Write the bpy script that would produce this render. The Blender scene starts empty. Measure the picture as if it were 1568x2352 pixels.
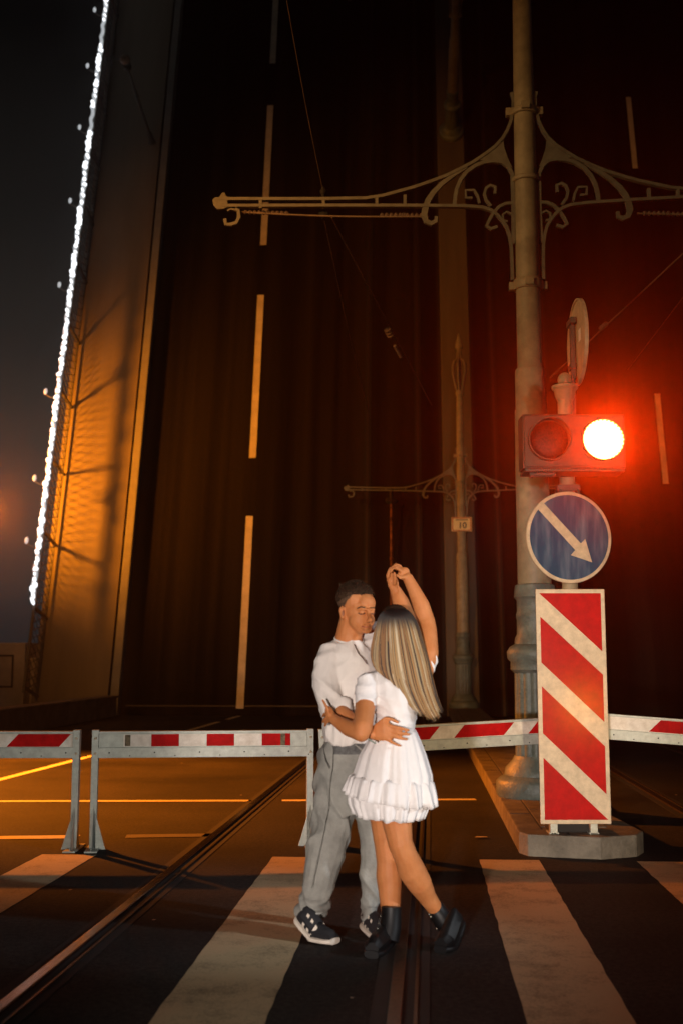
import bpy, bmesh, math, random
from mathutils import Vector, Matrix, noise
random.seed(7)
C = bpy.context.scene.collection
rad = math.radians

# ------------------------------------------------------------------ camera
FPX = 2600.0                      # focal length in units of a 2352-high picture
PITCH = math.atan(339/2600.0)
CAMH = 1.37
AZ = math.atan((965-784)/2600.0*math.cos(PITCH))   # azimuth of the road
cam_d = bpy.data.cameras.new('camera'); cam = bpy.data.objects.new('camera', cam_d); C.objects.link(cam)
cam.location = (0, 0, CAMH); cam.rotation_euler = (rad(90)+PITCH, 0, 0)
cam_d.sensor_fit = 'VERTICAL'; cam_d.sensor_height = 36.0; cam_d.lens = 36.0*FPX/2352
cam_d.clip_end = 2000; cam_d.clip_start = 0.05
cam_d.dof.use_dof = True; cam_d.dof.focus_distance = 8.2; cam_d.dof.aperture_fstop = 2.2
sc = bpy.context.scene
sc.camera = cam
sc.view_settings.view_transform = 'Standard'; sc.view_settings.look = 'None'
sc.view_settings.exposure = 0.0; sc.view_settings.gamma = 1.0
sc.render.engine = 'CYCLES'
sc.cycles.max_bounces = 5; sc.cycles.volume_bounces = 0
sc.cycles.sample_clamp_indirect = 2.0
sc.cycles.use_denoising = True

def R(u, v, z=0.0):               # road coordinates (across, along, up) -> world
    return Vector((u*math.cos(AZ)+v*math.sin(AZ), -u*math.sin(AZ)+v*math.cos(AZ), z))

def P0_(x, y, Y):                 # a point of the view at a given distance along the road side
    a = (x-784)/FPX; q = (1176-y)/FPX; s_, c_ = math.sin(PITCH), math.cos(PITCH)
    t = Y/(c_-q*s_); return Vector((a*t, Y, CAMH+(s_+q*c_)*t))
# ------------------------------------------------------------------ night sky
w = bpy.data.worlds.new('World'); sc.world = w; w.use_nodes = True
nt = w.node_tree; N = nt.nodes; L = nt.links
bg = N['Background']
tc = N.new('ShaderNodeTexCoord'); sx = N.new('ShaderNodeSeparateXYZ'); L.new(tc.outputs['Generated'], sx.inputs[0])
rp = N.new('ShaderNodeValToRGB'); L.new(sx.outputs['Z'], rp.inputs[0])
cr = rp.color_ramp
cr.elements[0].position = 0.0; cr.elements[0].color = (.008, .012, .014, 1)
cr.elements[1].position = 1.0; cr.elements[1].color = (.0005, .0006, .0006, 1)
for p, c in [(.035, (.011, .016, .018, 1)), (.10, (.040, .035, .029, 1)), (.15, (.046, .038, .030, 1)), (.26, (.019, .017, .015, 1)), (.36, (.008, .0078, .0072, 1)), (.5, (.0012, .0013, .0013, 1))]:
    e = cr.elements.new(p); e.color = c
L.new(rp.outputs[0], bg.inputs[0]); bg.inputs[1].default_value = 1.0

# ------------------------------------------------------------------ street lights and added fill spots outside the frame
def lamp(name, loc, power, color, radius=.15, aim=None, spot=None, blend=.6):
    d = bpy.data.lights.new(name, 'SPOT' if spot else 'POINT'); d.energy = power; d.color = color; d.shadow_soft_size = radius
    o = bpy.data.objects.new(name, d); C.objects.link(o); o.location = loc
    if spot:
        d.spot_size = rad(spot); d.spot_blend = blend
        o.rotation_euler = (Vector(aim)-Vector(loc)).to_track_quat('-Z', 'Y').to_euler()
    return o
# a sodium lamp beside the leaf, one further back along the left pavement, and added fill spots
_lm = Matrix.Translation(R(0, 29.6, 0)) @ Matrix.Rotation(-AZ, 4, 'Z') @ Matrix.Rotation(rad(75.6), 4, 'X') @ Matrix.Diagonal((1.057, 1.057, 1.057, 1))
leafpt = _lm @ Vector((-1.0, 7.0, 0))
lamp('sodium_lamp_and_fill', _lm @ Vector((-12.6, 5.8, 3.7)), 7500, (1.0, .28, .008), .34, aim=_lm @ Vector((-8.7, 6.6, 0)), spot=96, blend=1.0)
lamp('sodium_lamp_and_fill', R(-8.8, 15.0, 5.0), 15000, (1.0, .235, .012), .14, aim=R(-5.0, 13.4, 0), spot=72, blend=.7)
lamp('sodium_lamp_and_fill', (-9.0, -6.0, 8.0), 14000, (1.0, .36, .06), .3, aim=leafpt, spot=40, blend=.9)  # added fill spot for the leaf and its lane dashes
lamp('sodium_lamp_and_fill', (-7.0, 2.0, 5.6), 2000, (1.0, .58, .22), .14, aim=(1.6, 10.0, 3.9), spot=42, blend=1.0)  # added warm fill for the large mast and its arms
lamp('front_fill_spot', (-1.9, -6.5, 1.15), 5600, (1.0, .86, .78), .20, aim=(.15, 5.8, 1.05), spot=16, blend=.5)  # added low front fill on the couple
lamp('front_fill_spot', (1.9, -6.5, 1.0), 3500, (1.0, .80, .52), .20, aim=(2.5, 8.6, 1.5), spot=24, blend=.9)  # added warm front fill on the signs and marker board
lamp('amber_light', (4.80, -6.6, .45), 330, (1.0, .30, .02), .18, aim=(1.7, 8.2, 1.0), spot=16)  # added spot, placed to mirror an amber blob in the marker board
lamp('front_fill_spot', (-2.2, -6.5, 1.0), 2000, (1.0, .92, .82), .20, aim=(-2.0, 8.4, .9), spot=16, blend=.9)  # added front fill on the left-hand barriers
lamp('street_lamp_light', (5.2, 3.4, 2.5), 620, (.90, .95, 1.0), .12, aim=(.35, 5.8, 1.05), spot=26, blend=.6)

# ------------------------------------------------------------------ materials
def new_mat(name):
    m = bpy.data.materials.new(name); m.use_nodes = True
    return m, m.node_tree.nodes, m.node_tree.links, m.node_tree.nodes['Principled BSDF']
def mat(name, col, rough=.6, metal=0.0, var=.15, scale=8.0, bump=0.0, bscale=60.0, spec=.5, col2=None, stretch=None, coat=0, emit=None, estr=0, trans=0, contrast=(.35, .65)):
    m, N, L, b = new_mat(name)
    b.inputs['Roughness'].default_value = rough; b.inputs['Metallic'].default_value = metal
    b.inputs['Specular IOR Level'].default_value = spec
    b.inputs['Coat Weight'].default_value = coat; b.inputs['Coat Roughness'].default_value = .14
    tc = N.new('ShaderNodeTexCoord'); mp = N.new('ShaderNodeMapping'); L.new(tc.outputs['Object'], mp.inputs[0])
    if stretch: mp.inputs['Scale'].default_value = stretch
    nz = N.new('ShaderNodeTexNoise'); nz.inputs['Scale'].default_value = scale; nz.inputs['Detail'].default_value = 6; nz.inputs['Roughness'].default_value = .65
    L.new(mp.outputs[0], nz.inputs['Vector'])
    rp = N.new('ShaderNodeValToRGB'); L.new(nz.outputs['Fac'], rp.inputs[0])
    c2 = col2 or tuple(c*(1-var*2.2) for c in col)
    rp.color_ramp.elements[0].position = contrast[0]; rp.color_ramp.elements[0].color = (*c2, 1)
    rp.color_ramp.elements[1].position = contrast[1]; rp.color_ramp.elements[1].color = (*col, 1)
    L.new(rp.outputs[0], b.inputs['Base Color'])
    if bump:
        n2 = N.new('ShaderNodeTexNoise'); n2.inputs['Scale'].default_value = bscale; n2.inputs['Detail'].default_value = 4
        L.new(mp.outputs[0], n2.inputs['Vector'])
        bp = N.new('ShaderNodeBump'); bp.inputs['Strength'].default_value = bump; bp.inputs['Distance'].default_value = .02
        L.new(n2.outputs['Fac'], bp.inputs['Height']); L.new(bp.outputs[0], b.inputs['Normal'])
    if emit:
        b.inputs['Emission Color'].default_value = (*emit, 1); b.inputs['Emission Strength'].default_value = estr
    return m

def asphalt_mat(name, base, dark, stretch=(1, 1, 1), fine=170, spec=.15):
    m, N, L, b = new_mat(name)
    tc = N.new('ShaderNodeTexCoord'); mp = N.new('ShaderNodeMapping'); L.new(tc.outputs['Object'], mp.inputs[0])
    mp.inputs['Scale'].default_value = stretch
    n1 = N.new('ShaderNodeTexNoise'); n1.inputs['Scale'].default_value = .55; n1.inputs['Detail'].default_value = 7; n1.inputs['Roughness'].default_value = .6
    L.new(mp.outputs[0], n1.inputs['Vector'])
    n2 = N.new('ShaderNodeTexNoise'); n2.inputs['Scale'].default_value = fine; n2.inputs['Detail'].default_value = 3
    L.new(tc.outputs['Object'], n2.inputs['Vector'])
    mx = N.new('ShaderNodeMix'); mx.data_type = 'RGBA'; mr = N.new('ShaderNodeMapRange'); mr.inputs[1].default_value = .36; mr.inputs[2].default_value = .64; L.new(n1.outputs['Fac'], mr.inputs[0]); L.new(mr.outputs[0], mx.inputs[0])
    mx.inputs[6].default_value = (*dark, 1); mx.inputs[7].default_value = (*base, 1)
    m2 = N.new('ShaderNodeMix'); m2.data_type = 'RGBA'; m2.blend_type = 'MULTIPLY'; m2.inputs[0].default_value = .8
    rp = N.new('ShaderNodeValToRGB'); L.new(n2.outputs['Fac'], rp.inputs[0])
    rp.color_ramp.elements[0].position = .36; rp.color_ramp.elements[0].color = (.3, .3, .3, 1)
    rp.color_ramp.elements[1].position = .68; rp.color_ramp.elements[1].color = (1.6, 1.6, 1.6, 1)
    n3 = N.new('ShaderNodeTexNoise'); n3.inputs['Scale'].default_value = 34; n3.inputs['Detail'].default_value = 8; n3.inputs['Roughness'].default_value = .8
    L.new(tc.outputs['Object'], n3.inputs['Vector']); r3 = N.new('ShaderNodeValToRGB'); L.new(n3.outputs['Fac'], r3.inputs[0])
    r3.color_ramp.elements[0].position = .40; r3.color_ramp.elements[0].color = (.45, .45, .45, 1); r3.color_ramp.elements[1].position = .60; r3.color_ramp.elements[1].color = (1.45, 1.45, 1.45, 1)
    m3 = N.new('ShaderNodeMix'); m3.data_type = 'RGBA'; m3.blend_type = 'MULTIPLY'; m3.inputs[0].default_value = 1.0
    L.new(mx.outputs[2], m2.inputs[6]); L.new(rp.outputs[0], m2.inputs[7]); L.new(m2.outputs[2], m3.inputs[6]); L.new(r3.outputs[0], m3.inputs[7]); L.new(m3.outputs[2], b.inputs['Base Color'])
    b.inputs['Roughness'].default_value = .82; b.inputs['Specular IOR Level'].default_value = spec
    bp = N.new('ShaderNodeBump'); bp.inputs['Strength'].default_value = .55; bp.inputs['Distance'].default_value = .006
    L.new(n2.outputs['Fac'], bp.inputs['Height']); L.new(bp.outputs[0], b.inputs['Normal'])
    return m

def paint_mat(name, col, worn, amount=.45, scale=3.0):
    """road paint, worn through to the asphalt in specks"""
    m, N, L, b = new_mat(name)
    tc = N.new('ShaderNodeTexCoord')
    n1 = N.new('ShaderNodeTexNoise'); n1.inputs['Scale'].default_value = scale; n1.inputs['Detail'].default_value = 10; n1.inputs['Roughness'].default_value = .72
    L.new(tc.outputs['Object'], n1.inputs['Vector'])
    n2 = N.new('ShaderNodeTexNoise'); n2.inputs['Scale'].default_value = 90; n2.inputs['Detail'].default_value = 4
    L.new(tc.outputs['Object'], n2.inputs['Vector'])
    ad = N.new('ShaderNodeMath'); ad.operation = 'MULTIPLY_ADD'; L.new(n2.outputs['Fac'], ad.inputs[0]); ad.inputs[1].default_value = .45
    L.new(n1.outputs['Fac'], ad.inputs[2])
    rp = N.new('ShaderNodeValToRGB'); L.new(ad.outputs[0], rp.inputs[0])
    e = rp.color_ramp.elements; e[0].position = amount; e[0].color = (*worn, 1); e[1].position = amount+.30; e[1].color = (*col, 1)
    L.new(rp.outputs[0], b.inputs['Base Color']); b.inputs['Roughness'].default_value = .7
    bp = N.new('ShaderNodeBump'); bp.inputs['Strength'].default_value = .4; bp.inputs['Distance'].default_value = .005
    L.new(n2.outputs['Fac'], bp.inputs['Height']); L.new(bp.outputs[0], b.inputs['Normal'])
    return m

M = {}
M['asphalt'] = asphalt_mat('asphalt', (.046, .041, .037), (.018, .0165, .0155))
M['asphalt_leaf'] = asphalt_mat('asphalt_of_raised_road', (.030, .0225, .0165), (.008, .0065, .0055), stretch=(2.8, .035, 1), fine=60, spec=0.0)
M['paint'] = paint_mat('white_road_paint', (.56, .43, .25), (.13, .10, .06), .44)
M['paint_line'] = paint_mat('lane_line_paint', (.62, .55, .40), (.20, .17, .12), .36, 5)
M['leaf_paint'] = mat('lane_dash_paint', (.80, .70, .52), .7, var=.12, scale=2)
M['granite'] = mat('granite_kerb', (.19, .165, .13), .75, var=.24, scale=5, bump=.5, bscale=30)
M['paver'] = mat('island_slab', (.17, .145, .115), .8, var=.25, scale=4, bump=.45, bscale=45)
M['joint'] = mat('joint_filler', (.03, .027, .024), .9)
M['rail'] = mat('worn_rail_steel', (.42, .38, .36), .22, 1.0, var=.2, scale=30, col2=(.20, .15, .13), stretch=(6, .4, 6))
M['rust'] = mat('rusty_rail_side', (.075, .05, .035), .45, .6, var=.3, scale=40)
M['groove'] = mat('rail_groove', (.012, .011, .010), .8)
M['walkway'] = mat('walkway_steel_plate', (.25, .195, .13), .6, var=.10, scale=1.1, stretch=(2, .25, 1))
M['leaf_kerb'] = mat('leaf_kerb_steel', (.28, .26, .22), .6, var=.1, scale=3)
M['median'] = mat('median_concrete', (.12, .10, .075), .8, var=.12, scale=2, stretch=(2, .2, 1))
M['black'] = mat('shadow_gap', (.010, .009, .008), .9)
M['iron'] = mat('painted_railing_iron', (.16, .15, .13), .5, .2)
M['mast'] = mat('mast_paint', (.33, .28, .18), .55, 0.0, var=.16, scale=6, bump=.15, bscale=25)
M['mast_base'] = mat('cast_iron_base_paint', (.14, .18, .16), .48, 0.0, var=.18, scale=9, bump=.3, bscale=40)
M['bracket'] = mat('bracket_paint', (.165, .16, .125), .5, .0, var=.15, scale=12)
M['wire'] = mat('overhead_wire', (.22, .16, .11), .6, .3)
M['insulator'] = mat('insulator_porcelain', (.18, .13, .10), .3)
M['alu'] = mat('galvanised_barrier', (.42, .43, .37), .48, .25, var=.12, scale=18, bump=.12, bscale=120)
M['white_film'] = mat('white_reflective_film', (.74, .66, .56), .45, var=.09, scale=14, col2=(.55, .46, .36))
M['red_film'] = mat('red_reflective_film', (.50, .004, .004), .6, var=.14, scale=22, spec=.08)
M['dirt'] = mat('dirty_edge', (.22, .16, .09), .8, var=.3, scale=40)
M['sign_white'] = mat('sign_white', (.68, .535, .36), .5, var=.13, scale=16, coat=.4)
M['sign_red'] = mat('sign_red', (.50, .002, .002), .6, var=.13, scale=14, spec=.12, coat=.4)
M['sign_back'] = mat('sign_back_aluminium', (.60, .48, .33), .5, .1, var=.15, scale=9)
M['signal'] = mat('signal_housing_grey', (.085, .070, .055), .6, var=.12, scale=15)
M['lens_off'] = mat('dark_red_lens', (.09, .012, .008), .5, var=.3, scale=60, spec=.3)
M['lens_on'] = mat('lit_red_lens', (.8, .1, .05), .4, emit=(1.0, .09, .02), estr=70)
M['sticker'] = mat('white_sticker', (.85, .86, .88), .4, var=.02, emit=None)
M['number'] = mat('number_plate_yellow', (.80, .62, .26), .5, var=.04)
M['ink'] = mat('black_lettering', (.03, .02, .015), .6)
M['stone'] = mat('pier_stone', (.70, .60, .46), .8, var=.14, scale=1.5, bump=.3, bscale=20)
M['parapet'] = mat('parapet_concrete', (.30, .24, .18), .85, var=.2, scale=2.5, bump=.3, bscale=20)
M['led'] = mat('led_light', (.9, .92, 1.0), .4, emit=(.93, .96, 1.0), estr=2.0)
M['rope'] = mat('light_rope_sleeve', (.62, .62, .56), .5, emit=(.85, .9, .95), estr=.5)
M['skin'] = mat('skin', (.60, .235, .085), .58, var=.05, scale=14, spec=.3, bump=.12, bscale=140, contrast=(.3, .7), col2=(.50, .175, .055))
M['skin'].node_tree.nodes['Principled BSDF'].inputs['Subsurface Weight'].default_value = .12
M['skin'].node_tree.nodes['Principled BSDF'].inputs['Subsurface Radius'].default_value = (.02, .008, .004)
M['lip'] = mat('lip', (.34, .07, .045), .5)
M['eye'] = mat('eyelid_shadow_line', (.10, .03, .018), .6)
M['brow'] = mat('eyebrow_hair', (.17, .085, .035), .8)
M['tee'] = mat('white_t_shirt_cotton', (.80, .745, .69), .9, var=.04, scale=7, bump=.25, bscale=18)
M['dress'] = mat('white_dress_cotton', (.84, .81, .80), .88, var=.03, scale=9, bump=.2, bscale=30)
M['denim'] = mat('washed_grey_denim', (.33, .325, .29), .9, var=.16, scale=9, bump=.2, bscale=160, col2=(.215, .215, .195))
M['denim_dark'] = mat('dark_denim_waistband', (.17, .17, .165), .9, var=.3, scale=24)
M['hair_dark'] = mat('short_dark_hair', (.050, .028, .014), .85, spec=.15, var=.3, scale=90)
M['leather'] = mat('black_boot_leather', (.005, .005, .0055), .5, var=.2, scale=30, spec=.3)
M['suede'] = mat('black_shoe_suede', (.012, .012, .015), .8)
M['rubber'] = mat('white_shoe_rubber', (.72, .64, .54), .6, var=.06)
M['metal_dot'] = mat('metal_eyelet', (.75, .70, .55), .25, 1.0)
M['bead'] = mat('bracelet_bead', (.30, .36, .30), .3)

# blue sign film: deep blue with paler streaks painted in for reflections
m, N, L, b = new_mat('sign_blue'); M['sign_blue'] = m
tcn = N.new('ShaderNodeTexCoord'); mp = N.new('ShaderNodeMapping'); mp.inputs['Scale'].default_value = (9, 9, 1.6); L.new(tcn.outputs['Object'], mp.inputs[0])
nz = N.new('ShaderNodeTexNoise'); nz.inputs['Scale'].default_value = 1.5; nz.inputs['Detail'].default_value = 6; L.new(mp.outputs[0], nz.inputs['Vector'])
rp = N.new('ShaderNodeValToRGB'); L.new(nz.outputs['Fac'], rp.inputs[0])
rp.color_ramp.elements[0].position = .45; rp.color_ramp.elements[0].color = (.005, .060, .120, 1)
rp.color_ramp.elements[1].position = .78; rp.color_ramp.elements[1].color = (.12, .19, .26, 1)
L.new(rp.outputs[0], b.inputs['Base Color']); b.inputs['Roughness'].default_value = .28; b.inputs['Coat Weight'].default_value = .5

# hair of the woman: dark roots and streaked blonde lengths, colour stored per strand
m, N, L, b = new_mat('streaked_blonde_hair'); M['hair'] = m
at = N.new('ShaderNodeAttribute'); at.attribute_name = 'Col'; L.new(at.outputs['Color'], b.inputs['Base Color'])
b.inputs['Roughness'].default_value = .5; b.inputs['Specular IOR Level'].default_value = .25

# ------------------------------------------------------------------ mesh builder
class MB:
    def __init__(s): s.v = []; s.f = []; s.m = []; s.col = []
    def add(s, vs, fs, mi=0, col=None):
        o = len(s.v); s.v += [Vector(p) for p in vs]; s.f += [tuple(i+o for i in f) for f in fs]; s.m += [mi]*len(fs)
        if col is not None: s.col += [col]*len(vs)
    def box(s, x0, x1, y0, y1, z0, z1, mi=0):
        s.add([(x0,y0,z0),(x1,y0,z0),(x1,y1,z0),(x0,y1,z0),(x0,y0,z1),(x1,y0,z1),(x1,y1,z1),(x0,y1,z1)],
              [(0,3,2,1),(4,5,6,7),(0,1,5,4),(1,2,6,5),(2,3,7,6),(3,0,4,7)], mi)
    def quad(s, pts, mi=0): s.add(pts, [tuple(range(len(pts)))], mi)
    def prism(s, pts, off, mi=0):       # flat polygon pts (3D) extruded by off
        n = len(pts); off = Vector(off); a = [Vector(p) for p in pts]
        nn = Vector((0,0,0))
        for i in range(n): nn += a[i].cross(a[(i+1) % n])
        if nn.dot(off) > 0: a.reverse()
        s.add(a+[p+off for p in a], [tuple(range(n)), tuple(range(2*n-1, n-1, -1))]+[(i, n+i, n+(i+1) % n, (i+1) % n) for i in range(n)][::1], mi)
    def loft(s, secs, n=16, mi=0, cap=True, func=None):
        """secs: (centre, axis_a, axis_b) ellipse sections"""
        vs = []; fs = []
        for k, (c, a, bb) in enumerate(secs):
            c = Vector(c); a = Vector(a); bb = Vector(bb)
            for i in range(n):
                t = 2*math.pi*i/n; q = func(k, t) if func else 1
                vs.append(c+(a*math.cos(t)+bb*math.sin(t))*q)
        for k in range(len(secs)-1):
            for i in range(n):
                j = (i+1) % n; fs.append((k*n+i, k*n+j, (k+1)*n+j, (k+1)*n+i))
        if cap: fs.append(tuple(range(n-1, -1, -1))); fs.append(tuple((len(secs)-1)*n+i for i in range(n)))
        s.add(vs, fs, mi)
    def tube(s, pts, rs, n=10, mi=0, cap=True, flat=1.0, up=None):
        pts = [Vector(p) for p in pts]
        if not hasattr(rs, '__len__'): rs = [rs]*len(pts)
        secs = []; prev = None
        for i, p in enumerate(pts):
            d = (pts[min(i+1, len(pts)-1)]-pts[max(i-1, 0)])
            if d.length < 1e-9: d = Vector((0, 0, 1))
            d.normalize()
            ref = Vector(up) if up else (prev if prev is not None else (Vector((0, 0, 1)) if abs(d.z) < .9 else Vector((1, 0, 0))))
            a = ref-d*ref.dot(d)
            if a.length < 1e-6: a = d.orthogonal()
            a.normalize(); b = d.cross(a); prev = a
            secs.append((p, a*rs[i]*flat, b*rs[i]))
        s.loft(secs, n, mi, cap)
    def lathe(s, prof, c=(0, 0, 0), n=28, mi=0, func=None):
        c = Vector(c)
        s.loft([(c+Vector((0, 0, z)), (r, 0, 0), (0, r, 0)) for r, z in prof], n, mi, True, func)
    def ball(s, c, r, n=12, mi=0, rot=None):
        if not hasattr(r, '__len__'): r = (r, r, r)
        c = Vector(c); vs = []; m_ = n//2
        for k in range(m_+1):
            ph = math.pi*(k/m_)-math.pi/2
            ph = max(-1.55, min(1.55, ph))
            for i in range(n):
                t = 2*math.pi*i/n
                p = Vector((r[0]*math.cos(ph)*math.cos(t), r[1]*math.cos(ph)*math.sin(t), r[2]*math.sin(ph)))
                vs.append(c+((rot @ p) if rot else p))
        fs = [(k*n+i, k*n+(i+1) % n, (k+1)*n+(i+1) % n, (k+1)*n+i) for k in range(m_) for i in range(n)]
        fs += [tuple(range(n-1, -1, -1)), tuple(m_*n+i for i in range(n))]
        s.add(vs, fs, mi)
    def capsule(s, p0, r0, p1, r1, n=14):
        s.tube([p0, p1], [r0, r1], n); s.ball(p0, r0, n); s.ball(p1, r1, n)
    def chain(s, pr):                    # [(point, radius), ...]
        for (p, r), (q, t) in zip(pr, pr[1:]): s.capsule(p, r, q, t)
    def strip(s, pts, wd, y0, y1, mi=0):
        """flat bar following a path in the local x-z plane, from depth y0 to y1"""
        pts = [Vector((p[0], 0, p[1])) for p in pts]; Ls = []; Rs = []
        if not hasattr(wd, '__len__'): wd = [wd]*len(pts)
        for i, p in enumerate(pts):
            d = (pts[min(i+1, len(pts)-1)]-pts[max(i-1, 0)]).normalized(); nrm = Vector((-d.z, 0, d.x))
            Ls.append(p+nrm*wd[i]/2); Rs.append(p-nrm*wd[i]/2)
        n = len(pts); vs = [(p.x, y0, p.z) for p in Ls]+[(p.x, y0, p.z) for p in Rs]+[(p.x, y1, p.z) for p in Ls]+[(p.x, y1, p.z) for p in Rs]
        fs = []
        for i in range(n-1):
            fs += [(i, i+1, n+i+1, n+i), (2*n+i, 3*n+i, 3*n+i+1, 2*n+i+1), (i, 2*n+i, 2*n+i+1, i+1), (n+i, n+i+1, 3*n+i+1, 3*n+i)]
        fs += [(0, n, 3*n, 2*n), (n-1, 3*n-1, 4*n-1, 2*n-1)]
        s.add(vs, fs, mi)
    def build(s, name, mats, parent=None, loc=None, rot=None, smooth=False, world=False, bevel=0):
        me = bpy.data.meshes.new(name)
        vs = s.v
        if world:
            mt = parent.matrix_basis.copy() if parent else Matrix.Translation(loc or (0, 0, 0))
            if parent and parent.parent: mt = parent.parent.matrix_basis @ mt
            inv = mt.inverted(); vs = [inv @ p for p in vs]
        me.from_pydata([tuple(p) for p in vs], [], s.f)
        mats = mats if isinstance(mats, (list, tuple)) else [mats]
        for mm in mats: me.materials.append(M[mm])
        for p, i in zip(me.polygons, s.m): p.material_index = i
        if s.col:
            at = me.color_attributes.new('Col', 'FLOAT_COLOR', 'POINT')
            for i, c in enumerate(s.col): at.data[i].color = (*c, 1)
        bm = bmesh.new(); bm.from_mesh(me)
        if not s.col: bmesh.ops.recalc_face_normals(bm, faces=bm.faces)
        if bevel:
            bmesh.ops.bevel(bm, geom=[e for e in bm.edges if e.is_manifold and e.calc_face_angle(0) > .7], offset=bevel, segments=2, affect='EDGES', profile=.6)
        bm.to_mesh(me); bm.free()
        if smooth:
            for p in me.polygons: p.use_smooth = True
            if smooth != 'all':
                try: me.set_sharp_from_angle(angle=rad(42))
                except Exception: pass
        o = bpy.data.objects.new(name, me); C.objects.link(o)
        if parent: o.parent = parent
        if loc is not None and not parent: o.location = loc
        if rot is not None: o.rotation_euler = rot
        return o

def tag(o, label=None, cat=None, group=None, kind=None):
    if label: o['label'] = label
    if cat: o['category'] = cat
    if group: o['group'] = group
    if kind: o['kind'] = kind
    return o
def thing(name, label, cat, loc=(0, 0, 0), rot=None, group=None):
    o = bpy.data.objects.new(name, None); C.objects.link(o); o.empty_display_size = .2
    o.location = loc; o.rotation_euler = rot if rot is not None else (0, 0, -AZ)
    return tag(o, label, cat, group)
def struct(o): o['kind'] = 'structure'; return o
def copy_tree(o, parent=None):
    c = o.copy(); C.objects.link(c)
    if parent: c.parent = parent
    for ch in [q for q in o.children]: copy_tree(ch, c)
    return c

# ------------------------------------------------------------------ ground, road, markings
RZ = (0, 0, -AZ)
b = MB()                                             # one big sheet with a pit where the leaf turned up
b.quad([(-400, -60, 0), (400, -60, 0), (400, 28.0, 0), (-400, 28.0, 0)])
road = struct(b.build('road', 'asphalt', rot=RZ))
b = MB(); b.quad([(-900, 28.0, -5), (900, 28.0, -5), (900, 1200, -5), (-900, 1200, -5)])
M['water'] = mat('night_water', (.006, .008, .010), .12, bump=.4, bscale=2)
struct(b.build('water', 'water', rot=RZ))
b = MB(); b.quad([(-400, 28.0, -5), (400, 28.0, -5), (400, 28.0, 0), (-400, 28.0, 0)]); struct(b.build('road_edge', 'parapet', rot=RZ))

def ragged_stripe(u0, u1, v0, v1, z=.004, jag=.006, step=.04):
    mb = MB(); n = max(2, int(abs(v1-v0)/step)); left = []; right = []
    for i in range(n+1):
        v = v0+(v1-v0)*i/n
        left.append((u0+jag*noise.noise((v*6, u0*9, 0)), v+.02*noise.noise((u0*7, v, 3)), z)); right.append((u1+jag*noise.noise((v*6, u1*9, 5)), v+.02*noise.noise((u1*7, v, 9)), z))
    mb.add(left+right, [(i, n+1+i, n+2+i, i+1) for i in range(n)])
    return mb
for (u0, u1) in [(-2.68, -2.29), (-1.04, -.60), (.39, .80), (1.46, 1.88), (-4.3, -3.9)]:
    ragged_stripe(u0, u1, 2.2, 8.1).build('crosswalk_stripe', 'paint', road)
def line(p, q, wd, name='lane_line', m='paint_line', z=.004):
    p = Vector((*p, z)); q = Vector((*q, z)); d = (q-p).normalized(); nn = Vector((-d.y, d.x, 0))*wd/2
    mb = MB(); k = max(2, int((q-p).length/.08)); Lf = []; Rt = []
    for i in range(k+1):
        c = p+(q-p)*i/k; j = .010*noise.noise(c*7)
        Lf.append(c+nn*(1+j*8)); Rt.append(c-nn*(1-j*8))
    mb.add(Lf+Rt, [(i, i+1, k+2+i, k+1+i) for i in range(k)])
    return mb.build(name, m, road)
line((-5.6, 10.9), (-1.66, 11.25), .125, 'stop_line'); line((-1.36, 11.28), (.53, 11.5), .125, 'stop_line')
line((-4.86, 12.2), (-4.55, 20.0), .12); line((-4.50, 22.0), (-4.46, 25.2), .12); line((-4.45, 26.2), (-4.42, 27.9), .12)
M['paint_faint'] = paint_mat('faded_paint', (.13, .115, .09), (.06, .052, .045), .42, 4)
line((-3.9, 8.72), (-2.66, 8.90), .16, 'stop_line'); line((-2.3, 8.95), (-1.62, 9.06), .16, 'stop_line', 'paint_faint')

# tram rails: grooved rail head, groove, sunk concrete strip
def rail(u0, u1, v0, v1, label, head='rust'):
    t = thing('tram_rail', label, 'tram rail', (0, 0, 0), RZ, 'tram rails set in the road')
    d = Vector((u1-u0, v1-v0, 0)).normalized(); nn = Vector((d.y, -d.x, 0))
    def bar(a, c, z0, z1, name, m, bev=0):
        mb = MB(); P0 = Vector((u0, v0, 0)); P1 = Vector((u1, v1, 0))
        mb.add([P0+nn*a+Vector((0, 0, z0)), P0+nn*c+Vector((0, 0, z0)), P0+nn*c+Vector((0, 0, z1)), P0+nn*a+Vector((0, 0, z1)),
                P1+nn*a+Vector((0, 0, z0)), P1+nn*c+Vector((0, 0, z0)), P1+nn*c+Vector((0, 0, z1)), P1+nn*a+Vector((0, 0, z1))],
               [(0, 1, 2, 3), (4, 7, 6, 5), (0, 3, 7, 4), (1, 5, 6, 2), (3, 2, 6, 7), (0, 4, 5, 1)])
        return mb.build(name, m, t, bevel=bev)
    bar(-.10, .13, .0015, .004, 'groove', 'groove')
    bar(-.034, .022, .0, .020, 'rail_head', head, .005)
    bar(.068, .082, .0, .013, 'guard_lip', 'rust')
rail(-1.68, -1.42, 2.0, 28.0, 'tram rail crossing the crosswalk between two stripes, glinting, well clear of the couple', 'rail')
rail(-.13, .10, 2.0, 28.0, 'tram rail passing under the feet of the dancing couple')
rail(2.33, 2.37, 2.0, 28.0, 'dark tram rail on the far side of the kerbed island')
rail(3.85, 3.89, 2.0, 28.0, 'tram rail furthest from the couple, beyond the dark rail past the island')

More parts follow.
